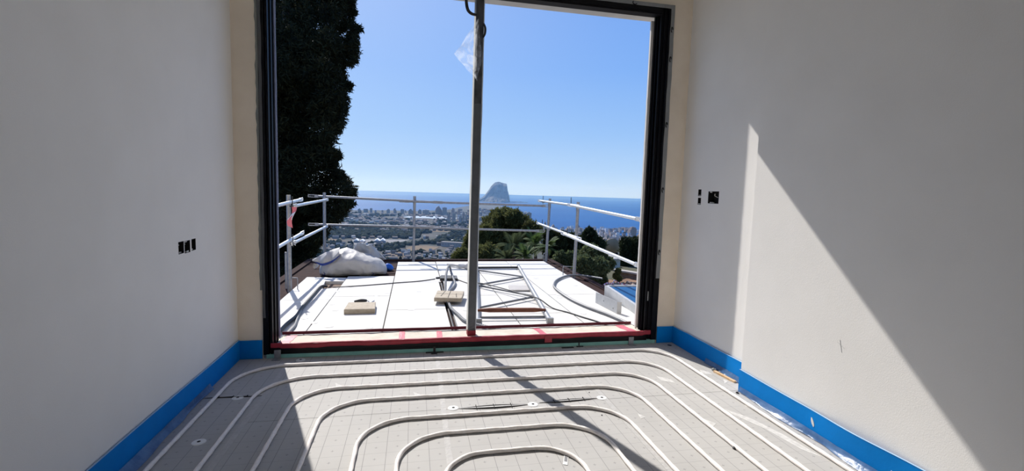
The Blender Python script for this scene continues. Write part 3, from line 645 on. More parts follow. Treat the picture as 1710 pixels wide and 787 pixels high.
# this tile lies on the hose: lift it a little
slab_tile(T2, .078, 'sandy concrete tile with crossing grooves holding down the hose', [(lerp2(T2,.5,.03),lerp2(T2,.5,.97)),(lerp2(T2,.03,.55),lerp2(T2,.97,.52)),(lerp2(T2,.22,.2),lerp2(T2,.3,.95)),(lerp2(T2,.8,.1),lerp2(T2,.74,.6))], .035)
TR = empty('trowel', (-.53,5.27,.0), 'dark trowel with pale blade beside the thick concrete tile', 'trowel')
MB().tube(smooth_path([(-.62,5.24,.022),(-.56,5.25,.03),(-.49,5.262,.026)],5), lambda t: .012+.008*math.sin(t*3.1), 8).build('handle', M_dark, TR, 60)
MB().tube([(-.49,5.262,.026),(-.47,5.28,.012)], .004, 6).build('tang', M_steel, TR); MB().prism([(-.475,5.272),(-.45,5.262),(-.415,5.36),(-.435,5.372)], .006, .010).build('blade', mat('blue_grey_blade', (.50,.56,.66), .4, .3), TR)

# lattice girder lying on the boards
GIR = empty('lattice_girder', (1.13, 5.9, .0), 'grey steel lattice girder lying flat on the white boards', 'girder')
rR0, rR1 = Vector((1.29,4.30,.03)), Vector((1.70,7.55,.03)); rL0, rL1 = Vector((.60,4.34,.03)), Vector((1.00,7.50,.03))
MB().tube([rR0,rR1], .026, 12).build('chord', M_steel, GIR, 60); MB().tube([rL0,rL1], .026, 12).build('chord', M_steel, GIR, 60)
LR = lambda t: rR0.lerp(rR1, t); LL = lambda t: rL0.lerp(rL1, t)
MB().bar(LL(.97), LR(.96), .03, .03).build('end_bar', M_dark, GIR)
for a, c in ((LL(.90), LR(.70)), (LL(.53), LR(.70)), (LL(.53), LR(.31)), (LL(.15), LR(.31))): MB().tube([a, c], .0125, 8).build('brace', M_hose, GIR, 60)
MB().tube([LL(.035),LR(.035)], .010, 8).build('brace', M_hose, GIR, 60)
for e, c in ((rR0, (1.29,4.26,.03)), (rL0, (.60,4.30,.03))): MB().box((c[0]-.032,c[1],.002),(c[0]+.032,c[1]+.035,.056)).build('end_plate', M_steel, GIR)
a, c = LL(.08), LR(.075)
o = MB().tube([a.lerp(c,t/12)+Vector((0,0,.035+.0)) for t in range(13)], lambda t: .012+.012*min(1,6*min(t,1-t)), 8).build('wooden_bar', M_wood, None, 60); tag(o, 'red-brown wooden bar laid across the near end of the girder', 'bar')
tag(MB().prism([(1.19,5.73),(1.44,5.71),(1.475,6.00),(1.23,6.03)], .002, .022).build('grey_plate', M_greyb), 'flat grey board partly under the girder chord', 'board')

# hoses and cables
def hose(pts, r, label, name='cable', mt=M_dark, ridg=0., n=10, cat='cable'):
    P = smooth_path([(x,y,max(z, r+.001) if z > -.015 else z) for x,y,z in pts], 10)
    if ridg: P = resample(P, .012); o = MB().tube(P, r, 10, True, lambda i, th: 1-ridg*(i % 2))
    else: o = MB().tube(P, r, 8)
    return tag(o.build(name, mt, None, 0 if ridg else 60), label, cat)
hose([(2.72,6.45,-.01),(2.61,6.6,.0),(2.45,6.72,.02),(2.27,6.69,.02),(2.02,6.39,.02),(1.86,6.04,.02),(1.80,5.73,.02),(1.80,5.23,.02),(1.85,4.87,.02),(1.92,4.62,.02),(1.97,4.46,.02),(2.02,4.20,.02),(2.03,4.02,.02)], .016, 'grey hose curving over the right side of the roof', 'hose', M_hose, .12, cat='hose')
hose([(.80,4.02,.02),(.62,4.2,.02),(.49,4.37,.02),(.44,4.61,.02),(.395,4.85,.02),(.385,5.06,.02),(.375,5.5,.02),(.39,5.8,.08),(.425,6.2,.14),(.47,6.55,.17),(.51,6.75,.16),(.53,6.72,.08),(.535,6.45,.058),(.545,6.2,.02),(.50,5.95,.02),(.41,5.62,.02),(.40,5.3,.018)], .016, 'grey hose rising in a loop beside the dark post', 'hose', M_hose, .12, cat='hose')
hose([(.372,4.02,-.03),(.372,4.4,-.03),(.374,4.75,-.03),(.374,5.02,-.03),(.374,5.6,-.03),(.37,6.0,-.02),(.375,6.40,-.02)], .012, 'black conduit lying in the gap between roof boards', 'conduit', M_dark, cat='conduit')
hose([(-1.0,6.25,-.02),(-.93,6.1,.01),(-.6,6.2,.005),(-.2,6.35,.005),(.08,6.45,.005),(.30,6.6,.005)], .006, 'thin black cable from the cut-out to the dark bracket')
hose([(.60,6.55,.005),(.75,6.2,.01),(.84,6.0,.06),(.98,5.79,.065),(1.15,5.49,.065),(1.26,5.25,.065),(1.38,5.05,.064),(1.48,4.83,.01),(1.60,4.63,.006),(1.68,4.45,.006),(1.78,4.25,.006),(1.84,4.03,.006)], .007, 'thin black cable running over the girder toward the sill')
hose([(-1.08,6.30,-.02),(-1.115,6.1,.01),(-1.11,5.61,.02),(-1.10,5.04,.02),(-1.08,4.7,.02),(-1.10,4.4,.02),(-1.09,4.02,.02)], .016, 'black cable running from the brown cut-out toward the left jamb')
hose([(-1.085,4.9,.02),(-1.05,4.6,.015),(-1.02,4.35,.015),(-1.03,4.05,.015)], .012, 'second grey cable end beside the black one near the left jamb', 'cable', M_hose)
tag(MB().prism([(.36,6.50),(.60,6.47),(.61,6.70),(.39,6.74)], .002, .035).prism([(.31,6.64),(.39,6.66),(.39,6.70),(.32,6.68)], .002, .02).build('bracket_plate', M_dark), 'dark flat bracket under the hose loop', 'bracket')
o = MB().tube(smooth_path([(.55,7.74,.03),(.66,7.64,.035),(.76,7.50,.04),(.84,7.42,.05),(.89,7.41,.05)],6), lambda t: .022+.035*t**2, 10, True, lambda i, th: 1+.15*math.sin(3*th+i)).build('wrapped_bundle', mat('pale_wrapping', (.58,.55,.51), .7, bump=.4, bscale=30), None, 60); tag(o, 'pale wrapped bundle lying behind the post on the roof', 'bundle')

# galvanised angle and rooflight curb on the right
AN = empty('steel_angle', (2.1,4.8,0), 'galvanised steel angle standing on edge at the right roof side', 'angle')
MB().add([(2.064,5.06,.001),(2.104,4.56,.001),(2.104,4.56,.130),(2.064,5.06,.126),(2.068,5.061,.001),(2.108,4.561,.001),(2.108,4.561,.130),(2.068,5.061,.126)],[(0,1,2,3),(7,6,5,4),(0,4,5,1),(1,5,6,2),(2,6,7,3),(3,7,4,0)]).build('web', M_zinc, AN)
MB().add([(2.104,4.56,.001),(2.158,4.566,.001),(2.158,4.566,.122),(2.104,4.56,.130),(2.104,4.564,.001),(2.158,4.570,.001),(2.158,4.570,.122),(2.104,4.564,.130)],[(0,1,2,3),(7,6,5,4),(0,4,5,1),(1,5,6,2),(2,6,7,3),(3,7,4,0)]).build('return_flange', M_zinc, AN)
for y, z in ((4.86,.07),(4.64,.04)): MB().tube([(2.064+.04*(5.06-y)/.5-.001,y,z),(2.064+.04*(5.06-y)/.5-.003,y,z)], .006, 8).build('screw', M_dark, AN)
CU = empty('rooflight', (2.6,5.0,0), 'rooflight with galvanised curb and blue film panel on the right', 'rooflight')
c0, c1, c2, c3 = (2.40,5.60), (2.262,4.20), (3.45,4.10), (3.05,5.56)
P4 = [c0, c1, c2, c3]
def curb(a, c, z0, z1, t=.035):
    d = Vector((c[0]-a[0], c[1]-a[1], 0)); nrm = Vector((-d.y, d.x, 0)).normalized()*t
    q = [Vector((a[0],a[1],0)), Vector((c[0],c[1],0)), Vector((c[0],c[1],0))+nrm, Vector((a[0],a[1],0))+nrm]
    return MB().prism([(p.x,p.y) for p in q], z0, z1)
curb(c0, c1, -.044, .098).build('curb_side', M_zinc, CU); curb(c3, c0, -.044, .098).build('curb_side', M_zinc, CU); curb(c1, c2, -.044, .098).build('curb_side', M_zinc, CU); curb(c2, c3, -.044, .098).build('curb_side', M_zinc, CU)
MB().prism([(2.42,5.55),(2.305,4.26),(3.37,4.18),(3.0,5.50)], .070, .086).build('blue_panel', M_panel, CU)
MB().box((2.62,4.0,-.30),(3.6,5.75,-.046)).build('roof_extension', M_edge, DECK)

# ------------------------------------------------------------------ hillside garden
def hill_z(x, y):
    t = min(max((x-1.5)/1.5, 0), 1); s0 = 17.5 if x > 2 else 10
    base = -3.2*(1-t)-1.5*t
    return max(-155.5, base-max(0, y-s0)*.24)
ys_ = [4.0, 6, 8, 10, 12, 14, 16, 18, 22, 28, 40, 60, 90, 140, 220, 340, 500, 700]
b = MB(); xs_ = [-400,-200,-100,-50,-25,-12,-6,-3,0,1.5,2.2,3,4.5,6,8,10,13,17,25,50,100,200,400]
b.v = [(x, y, hill_z(x, y)) for y in ys_ for x in xs_]; W_ = len(xs_)
b.f = [(j*W_+i, j*W_+i+1, (j+1)*W_+i+1, (j+1)*W_+i) for j in range(len(ys_)-1) for i in range(W_-1)]
HILL = struct(b.build('hillside', mat('scrub_ground', (.09,.085,.045), 1., nscale=.5, col2=(.05,.055,.03), bump=.5, bscale=4), None, 80), 'sloping scrubby ground below the terrace')

def foliage(name, clumps, n, ln, wd, mt, parent=None, seed=1, droop=0., up=.0, shell=.55):
    """many small leaf blades filling the clumps (centre, radius)"""
    rg = np.random.default_rng(seed)
    C_ = np.array([c[:3] for c in clumps], float); R_ = np.array([c[3] for c in clumps], float)
    Q_ = np.array([(c[4] if len(c) > 4 else 1.) for c in clumps], float)
    pr = R_**2/np.sum(R_**2); ix = rg.choice(len(clumps), n, p=pr)
    d = rg.normal(size=(n,3)); d /= np.linalg.norm(d, axis=1)[:,None]
    rad = shell+(1-shell)*rg.random(n)**.6; rad *= 1+.30*rg.random(n)**4; rad *= 1+.16*np.sin(d[:,0]*7+ix)*np.cos(d[:,2]*6+ix*2)
    off = d*rad[:,None]*R_[ix][:,None]; off[:,2] *= Q_[ix]
    c = C_[ix]+off
    a = d*.8+rg.normal(size=(n,3))*.7; a[:,2] += up-droop; a /= np.linalg.norm(a, axis=1)[:,None]
    s = np.cross(a, rg.normal(size=(n,3))); s /= np.linalg.norm(s, axis=1)[:,None]
    L = ln*(.6+.8*rg.random(n))[:,None]; Wd = wd*(.6+.8*rg.random(n))[:,None]
    v = np.empty((n,4,3)); v[:,0] = c-a*L*.5; v[:,1] = c+s*Wd*.5; v[:,2] = c+a*L*.5; v[:,3] = c-s*Wd*.5
    me = bpy.data.meshes.new(name); me.vertices.add(n*4); me.vertices.foreach_set('co', v.reshape(-1).astype(np.float32))
    me.loops.add(n*4); me.loops.foreach_set('vertex_index', np.arange(n*4, dtype=np.int32))
    me.polygons.add(n); me.polygons.foreach_set('loop_start', np.arange(0, n*4, 4, dtype=np.int32))
    me.update(calc_edges=True); me.materials.append(mt)
    o = bpy.data.objects.new(name, me); COL.objects.link(o)
    if parent: o.parent = parent; o.matrix_parent_inverse = Matrix.Translation(-Vector(parent_world(parent)))
    o['kind'] = 'stuff'
    return o
def pclump(px, py, rpx, y, sq=1.):
    q = at(px, py, 1, y); return (q.x, q.y, q.z, rpx*depth(q)/F_PX, sq)
def tree_root(x, y, label, name='tree', cat='tree', group=None): return empty(name, (x, y, hill_z(x, y)), label, cat, group)
def trunk(root, x, y, z1, r, pts=None):
    z0 = hill_z(x, y)-.1; P = pts or [(x,y,z0),(x+.05,y,(z0+z1)/2),(x-.03,y,z1)]
    MB().tube(smooth_path(P,6), lambda t: r*(1-.6*t), 8).build('trunk', M_bark, root, 70)

# big dark pine beside the terrace
EDGE = [(-30,588),(0,593),(10,596),(75,601),(105,597),(112,580),(127,578),(145,590),(160,584),(176,581),(201,578),(218,571),(232,557),(251,556),(262,573),(275,566),(290,571),(304,584),(320,598),(338,592),(349,588),(356,574),(366,566),(372,548),(394,545),(417,530),(445,505),(470,480),(490,470)]
def edge_x(py):
    for (a, b_), (c, d_) in zip(EDGE, EDGE[1:]):
        if a <= py <= c: return b_+(d_-b_)*(py-a)/(c-a)
    return 470
rg = random.Random(11); cl = []
while len(cl) < 620:
    py = -24+500*rg.random(); e = edge_x(py)+7*mnoise.noise((py*.11, 4, 0))+5*mnoise.noise((py*.31, 9, 0))-2; near_edge = rg.random() < .5; r = 3.5+7*rg.random() if near_edge else 11+12*rg.random()
    px = e-r*(.45+1.5*rg.random()) if near_edge else 430+(e-r-430)*rg.random()
    if px < 425: continue
    if mnoise.noise((px*.045, py*.045, 3.3)) > .38 and px < e-12 and 140 < py < 420: continue
    z = 1.25+16*(316-py)/790
    ymin = max(13.0, 7.4+1.045*z+(1.3 if px > 555 else 0)); y = ymin+.3+3.2*rg.random()
    if not near_edge and rg.random() < .05: continue
    cl.append(pclump(px, py, r*(1. if near_edge else 1.25), y, .85))
PINE = tree_root(-3.9, 16.4, 'huge dark pine towering on the left beyond the railing')
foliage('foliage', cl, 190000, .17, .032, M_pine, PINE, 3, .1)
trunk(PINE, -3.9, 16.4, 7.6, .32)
for i in range(26):
    c = cl[rg.randrange(len(cl))]; z = c[2]-.6-.5*rg.random(); P = [(-3.9,16.4,max(-2.5,z-.4)),((c[0]-3.9)/2,(c[1]+16.4)/2,(c[2]+z)/2+.1),(c[0],c[1],c[2])]
    MB().tube(smooth_path(P,5), lambda t: .06*(1-.75*t), 6).build('branch', M_bark, PINE, 70)

# trees and shrubs beyond the roof, each at its own distance
def plant(label, cls, n, ln, wd, mt, y, name='tree', cat='tree', group=None, seed=1, tr=.12, **kw):
    C_ = [pclump(*c[:3], y+(c[3] if len(c) > 3 else 0), c[4] if len(c) > 4 else 1.) for c in cls]
    cx = sum(c[0] for c in C_)/len(C_); root = tree_root(cx, y, label, name, cat, group)
    foliage('foliage', C_, n, ln, wd, mt, root, seed, **kw)
    if tr: trunk(root, cx, y, sum(c[2] for c in C_)/len(C_), tr)
    return root
plant('bushy olive-green pine in front of the rocky headland', [(840,366,17),(822,378,17,1),(858,364,13,-1),(872,376,16),(886,384,13,-1),(812,392,16),(835,392,22),(860,395,24),(880,402,20),(806,412,14),(825,415,20),(850,418,22),(897,386,9),(829,360,10,1),(846,356,8)], 70000, .26, .055, M_pine2, 25, seed=5, tr=.2)
plant('low bush of long needles left of the dark post', [(771,428,12),(762,434,8),(780,436,10)], 9000, .16, .03, M_pine2, 15, 'shrub', 'shrub', seed=6, tr=.04)
plant('slim dark conifer directly behind the dark post', [(786,400,9),(784,416,11),(790,430,13),(789,384,6)], 16000, .20, .04, M_pine2, 19, seed=7, tr=.08)
plant('rounded olive shrub under the bushy pine, right of the post', [(812,430,20),(832,436,14),(805,442,14)], 16000, .15, .035, M_pine2, 14.5, 'shrub', 'shrub', seed=8, tr=.05)
plant('dark cypress hedge behind the back right roof corner', [(915+i*7.5, 392+i*1.2+k_*15, 8.5, .2*(i % 3)) for i in range(7) for k_ in range(5)], 46000, .12, .03, M_cyp, 16, 'hedge', 'hedge', seed=9, tr=.08, up=.7)
plant('dark round tree below the distant white town', [(984,396,12),(978,408,14),(996,412,14),(970,420,14),(990,424,16),(984,388,7)], 30000, .16, .04, M_cyp, 18, seed=10, tr=.12)
plant('clipped dark cypress block behind the perforated wall', [(1044+i*9, 406+k_*11, 9.5, .3*(i % 2)) for i in range(5) for k_ in range(6)], 40000, .12, .03, M_cyp, 17.5, 'hedge', 'hedge', seed=12, tr=.1, up=.5)
plant('leafy shrub with pale tips along the right roof edge, nearer the window', [(985,458,15),(1000,446,14),(975,442,13),(1003,467,9),(990,470,11),(966,452,10)], 26000, .13, .045, M_bush, 11.5, 'shrub', 'shrub', seed=13, tr=.05)
plant('leafy shrub behind the right railing posts', [(985,425,14),(1000,432,13),(970,432,12),(1015,440,10)], 22000, .14, .045, M_bush, 13.5, 'shrub', 'shrub', seed=14, tr=.05)
plant('small leafy shrub at the foot of the corner posts', [(935,430,9),(945,438,10),(955,430,9),(928,440,8)], 12000, .10, .03, M_bush, 12.5, 'shrub', 'shrub', seed=15, tr=.03)
plant('dry shrub leaning on the left end of the perforated wall', [(1032,453,4.5),(1029,461,5),(1034,466,4)], 4000, .08, .018, M_pine2, 13.4, 'shrub', 'shrub', seed=16, tr=.02)

def palm(px, py, y, L, nf, label, seed, mt=M_palm):
    q = at(px, py, 1, y); x = q.x; root = tree_root(x, y, label, 'palm', 'palm')
    trunk(root, x, y, q.z, .09); rg_ = random.Random(seed)
    for i in range(nf):
        az = i*2.4+rg_.random(); el = -.1+1.35*rg_.random(); l_ = L*(.75+.4*rg_.random()); b = MB(); P = []
        for t in range(9):
            u = t/8; h = math.sin(el)*u*l_-.55*l_*u*u*math.cos(el); r_ = math.cos(el)*u*l_
            P.append(Vector((x+math.cos(az)*r_, y+math.sin(az)*r_, q.z+h)))
        b.tube(P, lambda t: .012*(1-.8*t), 4)
        sd = Vector((-math.sin(az), math.cos(az), 0))
        for t in range(1, 9):
            for s in (-1, 1):
                for f_ in (0, .5):
                    base = P[t-1].lerp(P[t], f_); dr = (P[t]-P[t-1]).normalized(); ll = L*.30*math.sin(.35+2.5*t/9)
                    tip = base+(sd*s*.85+dr*.6+Vector((0,0,-.25))).normalized()*ll; wv = dr*.018
                    b.add([base-wv, base+wv, tip], [(0,1,2)])
        b.build('frond', mt, root)
palm(857, 412, 15.2, .75, 20, 'palm with grey-green drooping fronds below the bushy pine', 1, leaf_mat('grey_green_fronds', (.10,.125,.06), .3, rough=.9, spec=.05, col2=(.065,.085,.04)))
palm(893, 408, 15.9, .70, 26, 'bright green palm left of the back corner post', 2)
palm(846, 432, 12.5, .55, 16, 'low pale palm at the roof edge below the drooping one', 3, bpy.data.materials['grey_green_fronds'])
palm(914, 414, 13.3, .55, 18, 'small green palm directly behind the back corner post', 4)
palm(878, 428, 12.6, .50, 16, 'low green palm between the larger two', 5)

# satellite dish, shed, perforated brick wall, rubble
DI = at(1021, 416, 1, 19.0); DISH = empty('satellite_dish', tuple(DI), 'large weathered beige dish standing among dark shrubs on the right', 'dish')
def dishf(u, v):
    r = .46*u; th = 2*math.pi*v; return DI+Vector((r*math.cos(th)*.9, .18*u*u-.1, 0))+Vector((0, -math.sin(th)*r*.35, math.sin(th)*r))+Vector((0,-.0,0))
MB().grid(10, 28, dishf, (0,.02,0)).build('reflector', M_dish, DISH, 60)
MB().tube([(DI.x,DI.y+.2,hill_z(DI.x,DI.y)),(DI.x,DI.y+.15,DI.z-.05)], .04, 8).build('mast', M_hose, DISH, 60)
MB().tube([DI+Vector((0,0,-.38)),DI+Vector((0,-.5,-.16))], .018, 6).tube([DI+Vector((0,-.46,-.16)),DI+Vector((0,-.58,-.13))], .06, 8).build('feed_arm', M_dark, DISH, 60)
S0, S1 = at(1018, 452, 1, 16.0), at(1036, 434, 1, 16.0)
o = empty('garden_shed', ((S0.x+S1.x)/2, 16.3, hill_z(S0.x,16.3)), 'pale grey-green low shed half hidden by shrubs under the dish', 'shed')
MB().box((S0.x,16.0,hill_z(S0.x,16.3)),(S1.x,16.9,S1.z)).build('walls', mat('pale_shed', (.42,.47,.44), .8), o); MB().bar((S0.x-.05,16.45,S1.z+.03),(S1.x+.05,16.45,S1.z+.03),1.1,.05).build('roof', M_greyb, o)
BW = empty('perforated_wall', (5.2, 14.0, -1.5), 'brown wall of stacked perforated blocks beyond the rubble', 'wall')
a = at(1029, 452, 1, 14.2); c = at(1078, 466, 1, 13.2); d_ = Vector((c.x-a.x, c.y-a.y, 0)); L = d_.length; d_.normalize(); nn = Vector((d_.y, -d_.x, 0))
zt = a.z; rows, cols = 4, 7; bh = .135; bl = L/cols
def block_mesh():
    b = MB(); w2, h2 = bl*.485, bh*.47; nx, nz = 4, 2; t_ = .016
    b.box((-w2,.03,-h2),(w2,.16,h2))
    xs2 = [-w2+2*w2*i/nx for i in range(nx+1)]; zs2 = [-h2+2*h2*i/nz for i in range(nz+1)]
    for x in xs2: b.box((x-t_*.5,-.0,-h2),(x+t_*.5,.031,h2))
    for z in zs2: b.box((-w2,-.0,z-t_*.5),(w2,.031,z+t_*.5))
    return b
bm0 = block_mesh().build('brick', M_block); bme = bm0.data; bpy.data.objects.remove(bm0)
for r_ in range(rows):
    for k_ in range(cols):
        o = bpy.data.objects.new('brick', bme); COL.objects.link(o); o.parent = BW
        p = Vector((a.x,a.y,0))+d_*(bl*(k_+.5)); o.location = (p.x-5.2, p.y-14.0, zt-bh*(r_+.5)+1.5); o.rotation_euler = (0,0,math.atan2(d_.y, d_.x))
MB().bar((a.x-.05,a.y+.08,zt+.02),(c.x+.05,c.y+.08,zt+.02),.22,.05).build('coping', mat('pale_coping', (.50,.46,.40), .9), BW)
struct(MB().grid(24, 24, lambda u, v: (2.75+6.5*u, 8.0+5.6*v, -1.40+.08*mnoise.noise((u*9, v*9, 1))+.05*mnoise.noise((u*25, v*25, 1))), (0,0,-.3)).build('garden_ground', M_soil, None, 80), 'orange rubble ground beyond the rooflight')
rg = np.random.default_rng(4); b = MB()
for i in range(900):
    x = 2.9+4.2*rg.random(); y = 9.2+3.7*rg.random(); s = .02+.06*rg.random()**2
    if x/y < .45: x = .45*y+.4+2*rg.random()
    q = rg.normal(size=(3,3)); ax = Vector(q[0]).normalized(); ay = ax.cross(Vector(q[1])).normalized(); az = ax.cross(ay)
    b.obox((x,y,-1.37+s*.5), ax*s, ay*s*.7, az*s*.5)
o = b.build('rubble', M_rub); tag(o, 'heap of loose orange and pale rubble beyond the rooflight', 'rubble', kind='stuff')
t0, t1 = at(1012, 470, 1, 11.5), at(1068, 482, 1, 10.8)
def ground_tape(pts, label):
    P = smooth_path(pts, 12); o = MB().grid(len(P)-1, 1, lambda u, v: P[min(int(u*(len(P)-1)+.5), len(P)-1)]+Vector((0,.02*v,.032*(v-.5))), (0,.004,0)).build('barrier_tape', M_white, None); tag(o, label, 'tape')
    for i in range(0, len(P)-3, 6):
        MB().grid(3, 1, lambda u, v, i=i: P[min(i+int(u*3+.5), len(P)-1)]+Vector((0,.02*v-.003,.033*(v-.5))), (0,-.002,0)).build('red_band', M_pink, o)
ground_tape([at(1024,474,1,11.4), at(1027,469,1,11.5), at(1034,473,1,11.4), at(1048,477,1,11.2), at(1060,481,1,11.0), at(1075,485,1,10.9)], 'red and white barrier tape trailing over the rubble toward the frame')
ground_tape([at(1008,476,1,11.2), at(1015,473,1,11.3), at(1022,474,1,11.3), at(1026,468,1,11.5)], 'short piece of barrier tape crumpled on the rubble heap')

# ------------------------------------------------------------------ coast, sea, town
ZG, ZS = -155.0, -156.0
SEA = MB(); SEA.v = [(0,0,ZS)]+[(24800*math.cos(2*math.pi*i/256), 24800*math.sin(2*math.pi*i/256), ZS) for i in range(256)]
SEA.f = [(0, 1+i, 1+(i+1) % 256) for i in range(256)]
M_sea = mat('sea_water', (.005,.085,.265), .5, nscale=.0012, col2=(.003,.066,.23), spec=.06, bump=.0)
n_ = M_sea.node_tree.nodes; l_ = M_sea.node_tree.links; bz = n_.new('ShaderNodeTexNoise'); bz.inputs['Scale'].default_value = .03; g_ = n_.new('ShaderNodeNewGeometry'); l_.new(g_.outputs['Position'], bz.inputs[0]); bb = n_.new('ShaderNodeBump'); bb.inputs['Strength'].default_value = .6; bb.inputs['Distance'].default_value = 6; l_.new(bz.outputs[0], bb.inputs['Height']); l_.new(bb.outputs[0], n_['Principled BSDF'].inputs['Normal'])
struct(SEA.build('sea', M_sea), 'blue sea stretching to a pale horizon')
def gp(px, py, z=ZG): return at(px, py, 2, z)
coast = [(380,352),(560,351),(600,351),(650,351.5),(700,352.5),(745,351),(775,345),(800,340),(830,342),(868,354),(884,365),(900,376),(925,383),(950,387),(990,390),(1030,393),(1100,397),(1250,403)]
P = [gp(x, y) for x, y in coast]; b = MB()
poly = [(p.x, p.y) for p in P]+[(2500,350),(-2500,350)]
M_land = mat('valley_ground', (.075,.066,.052), 1., nscale=.012, col2=(.026,.034,.024), detail=7, lo=.40, hi=.62)
b.prism(poly, ZS-5, ZG); struct(b.build('valley', M_land), 'hazy coastal plain of fields and villas')
def patch(name, pts, mt, z, label, cat=None):
    o = MB().prism([tuple(gp(x, y, z)[:2]) for x, y in pts], z-2.0, z).build(name, mt); o['kind'] = 'structure'; o['label'] = label; return o
M_field = mat('ochre_field', (.17,.12,.065), 1., nscale=.02, col2=(.13,.09,.05)); M_yard = mat('pale_yard', (.24,.23,.22), 1., nscale=.05)
patch('field', [(676,415),(690,410.5),(712,410),(733,413),(722,419),(690,420)], M_field, ZG+.6, 'ochre field left of the dark post')
patch('field', [(647,423),(662,418),(680,419),(686,427),(660,432),(648,431)], M_field, ZG+.6, 'ochre clearing behind the sack')
patch('field', [(549,399),(570,400.5),(572,404),(556,404),(546,402)], M_field, ZG+.6, 'small sandy field left of the white sheds')
patch('field', [(700,383),(780,385),(780,388),(715,387)], M_field, ZG+.6, 'thin strip of dry field under the lower rail')
patch('yard', [(588,400),(640,400),(685,400.5),(668,404.5),(640,407),(590,409)], M_yard, ZG+.5, 'pale yard between the white sheds')
M_lake = mat('salt_lake', (.62,.68,.74), .25, nscale=.004); patch('lake', [(672,362.5),(690,361),(720,361),(748,362),(764,364),(757,367.5),(742,366.5),(715,364.5),(690,364)], M_lake, ZG+.8, 'pale salt lake in front of the seafront towers')

# the great rock and the low ridge beside it
def ridge(name, prof, d, half, mt, label, rough, cliff):
    n = 90; X0, X1 = prof[0][0], prof[-1][0]
    def top(px):
        for (a, h), (c, k2) in zip(prof, prof[1:]):
            if a <= px <= c: return h+(k2-h)*(px-a)/(c-a)
        return prof[-1][1]
    S = [(-1,0),(-.86,.10),(-.70,.22),(-.52,.36),(-.44,.60),(-.36,.82),(-.22,.94),(0,1),(.3,.9),(.6,.6),(1,0)] if cliff else [(-1,0),(-.6,.4),(-.3,.8),(0,1),(.4,.7),(1,0)]
    def fn(u, v):
        px = X0+(X1-X0)*u; q = at(px, top(px), 1, d); H = max(q.z-ZG, 1); base = at(px, top(px), 1, d)
        f = v*(len(S)-1); i = min(int(f), len(S)-2); t = f-i; s = S[i][0]+(S[i+1][0]-S[i][0])*t; h = S[i][1]+(S[i+1][1]-S[i][1])*t
        wv = half*(.35+.65*min(1, H/260)); ns = rough*(mnoise.fractal(Vector((base.x*.012, h*3, s*2)), 1., 2., 4))
        nz_ = rough*.35*mnoise.fractal(Vector((base.x*.02, s*4, 7)), 1., 2., 3)*(1 if 0 < h < .99 else 0)
        return (base.x*(1+s*wv/d), d+s*wv+ns*(h > .02), ZS-2+H*h+nz_)
    return struct(MB().grid(n, 40, fn).build(name, mt, None, 0), label)
ROCKP = [(786,352),(792,343),(799,333),(803,331.5),(806,329.5),(811,324.5),(815,318.5),(820,311),(824,306.5),(829,303.8),(833,303.3),(838,305),(842,306),(846,306.6),(847.2,309),(846.4,314),(847,317.5),(849,321),(850,328),(850.8,338),(852.5,342),(856,345.5),(864,351.5),(871,356.5),(880,361)]
ROCKP = [p for i, p in enumerate(ROCKP) if i == 0 or p[0] > ROCKP[i-1][0]]
ridge('rock_headland', ROCKP, 7000, 420, M_rock, 'great blue-grey rock headland rising from the sea', 45, True)
M_ridge = mat('scrub_hill', (.16,.15,.11), 1., nscale=.02, col2=(.09,.10,.06), detail=6)
ridge('coastal_hill', [(738,352.5),(752,349),(764,346.3),(776,344.2),(786,344),(800,347),(815,351),(830,356)], 5200, 300, M_ridge, 'low wooded hill in front of the rock', 12, False)

# seafront towers, each a building of its own
OCC = set()
def occupy(x, y, r):
    for i in range(int((x-r)//8), int((x+r)//8)+1):
        for j in range(int((y-r)//8), int((y+r)//8)+1): OCC.add((i, j))
def is_free(x, y, r): return not any((i, j) in OCC for i in range(int((x-r)//8), int((x+r)//8)+1) for j in range(int((y-r)//8), int((y+r)//8)+1))
def tower(x0, x1, yt, yb, label, mi=0, shape='box', cat='building', group='distant apartment towers'):
    q = gp((x0+x1)/2, yb); dd = depth(q); wd_ = (x1-x0)*dd/F_PX; h = (yb-yt)*dd/F_PX; t = wd_*.35
    o = empty('apartment_tower', (q.x, q.y, ZG), label, cat, group); x, y = q.x, q.y+t; occupy(x, y, wd_*.55)
    if shape == 'dome': prof_ = [(-.5,0),(-.5,.55),(-.42,.78),(-.25,.95),(-.05,1),(.12,.95),(.36,.72),(.5,.45),(.5,0)]
    elif shape == 'slope': prof_ = [(-.5,0),(-.5,.85),(-.2,1),(.05,.95),(.5,.45),(.5,0)]
    elif shape == 'step': prof_ = [(-.5,0),(-.5,.8),(-.3,.8),(-.3,1),(.35,1),(.35,.88),(.5,.88),(.5,0)]
    else: prof_ = [(-.5,0),(-.5,1),(.5,1),(.5,0)]
    n = len(prof_); b = MB(); b.v = [(x+a*wd_, y-t, ZG+c*h) for a, c in prof_]+[(x+a*wd_, y+t, ZG+c*h) for a, c in prof_]
    b.f = [tuple(range(n)), tuple(reversed(range(n, 2*n)))]+[(i, n+i, n+(i+1) % n, (i+1) % n) for i in range(n)]
    b.build('walls', M_tower[mi], o)
    b = MB(); nf = max(3, int(h/7))
    for k_ in range(1, nf): 
        z = ZG+h*.9*k_/nf; lim = [a for a, c in prof_ if c*h >= z-ZG+1] or [-.3,.3]
        b.box((x+min(lim)*wd_*.94, y-t-1.2, z-.9), (x+max(lim)*wd_*.94, y-t+.2, z+.9))
    b.build('balcony', M_tower[(mi+1) % 4], o)
    MB().box((x-wd_*.12, y-t*.3, ZG+h*.9),(x+wd_*.12, y+t*.3, ZG+h*1.06)).build('roof_block', M_tower[(mi+1) % 4], o)
    return o
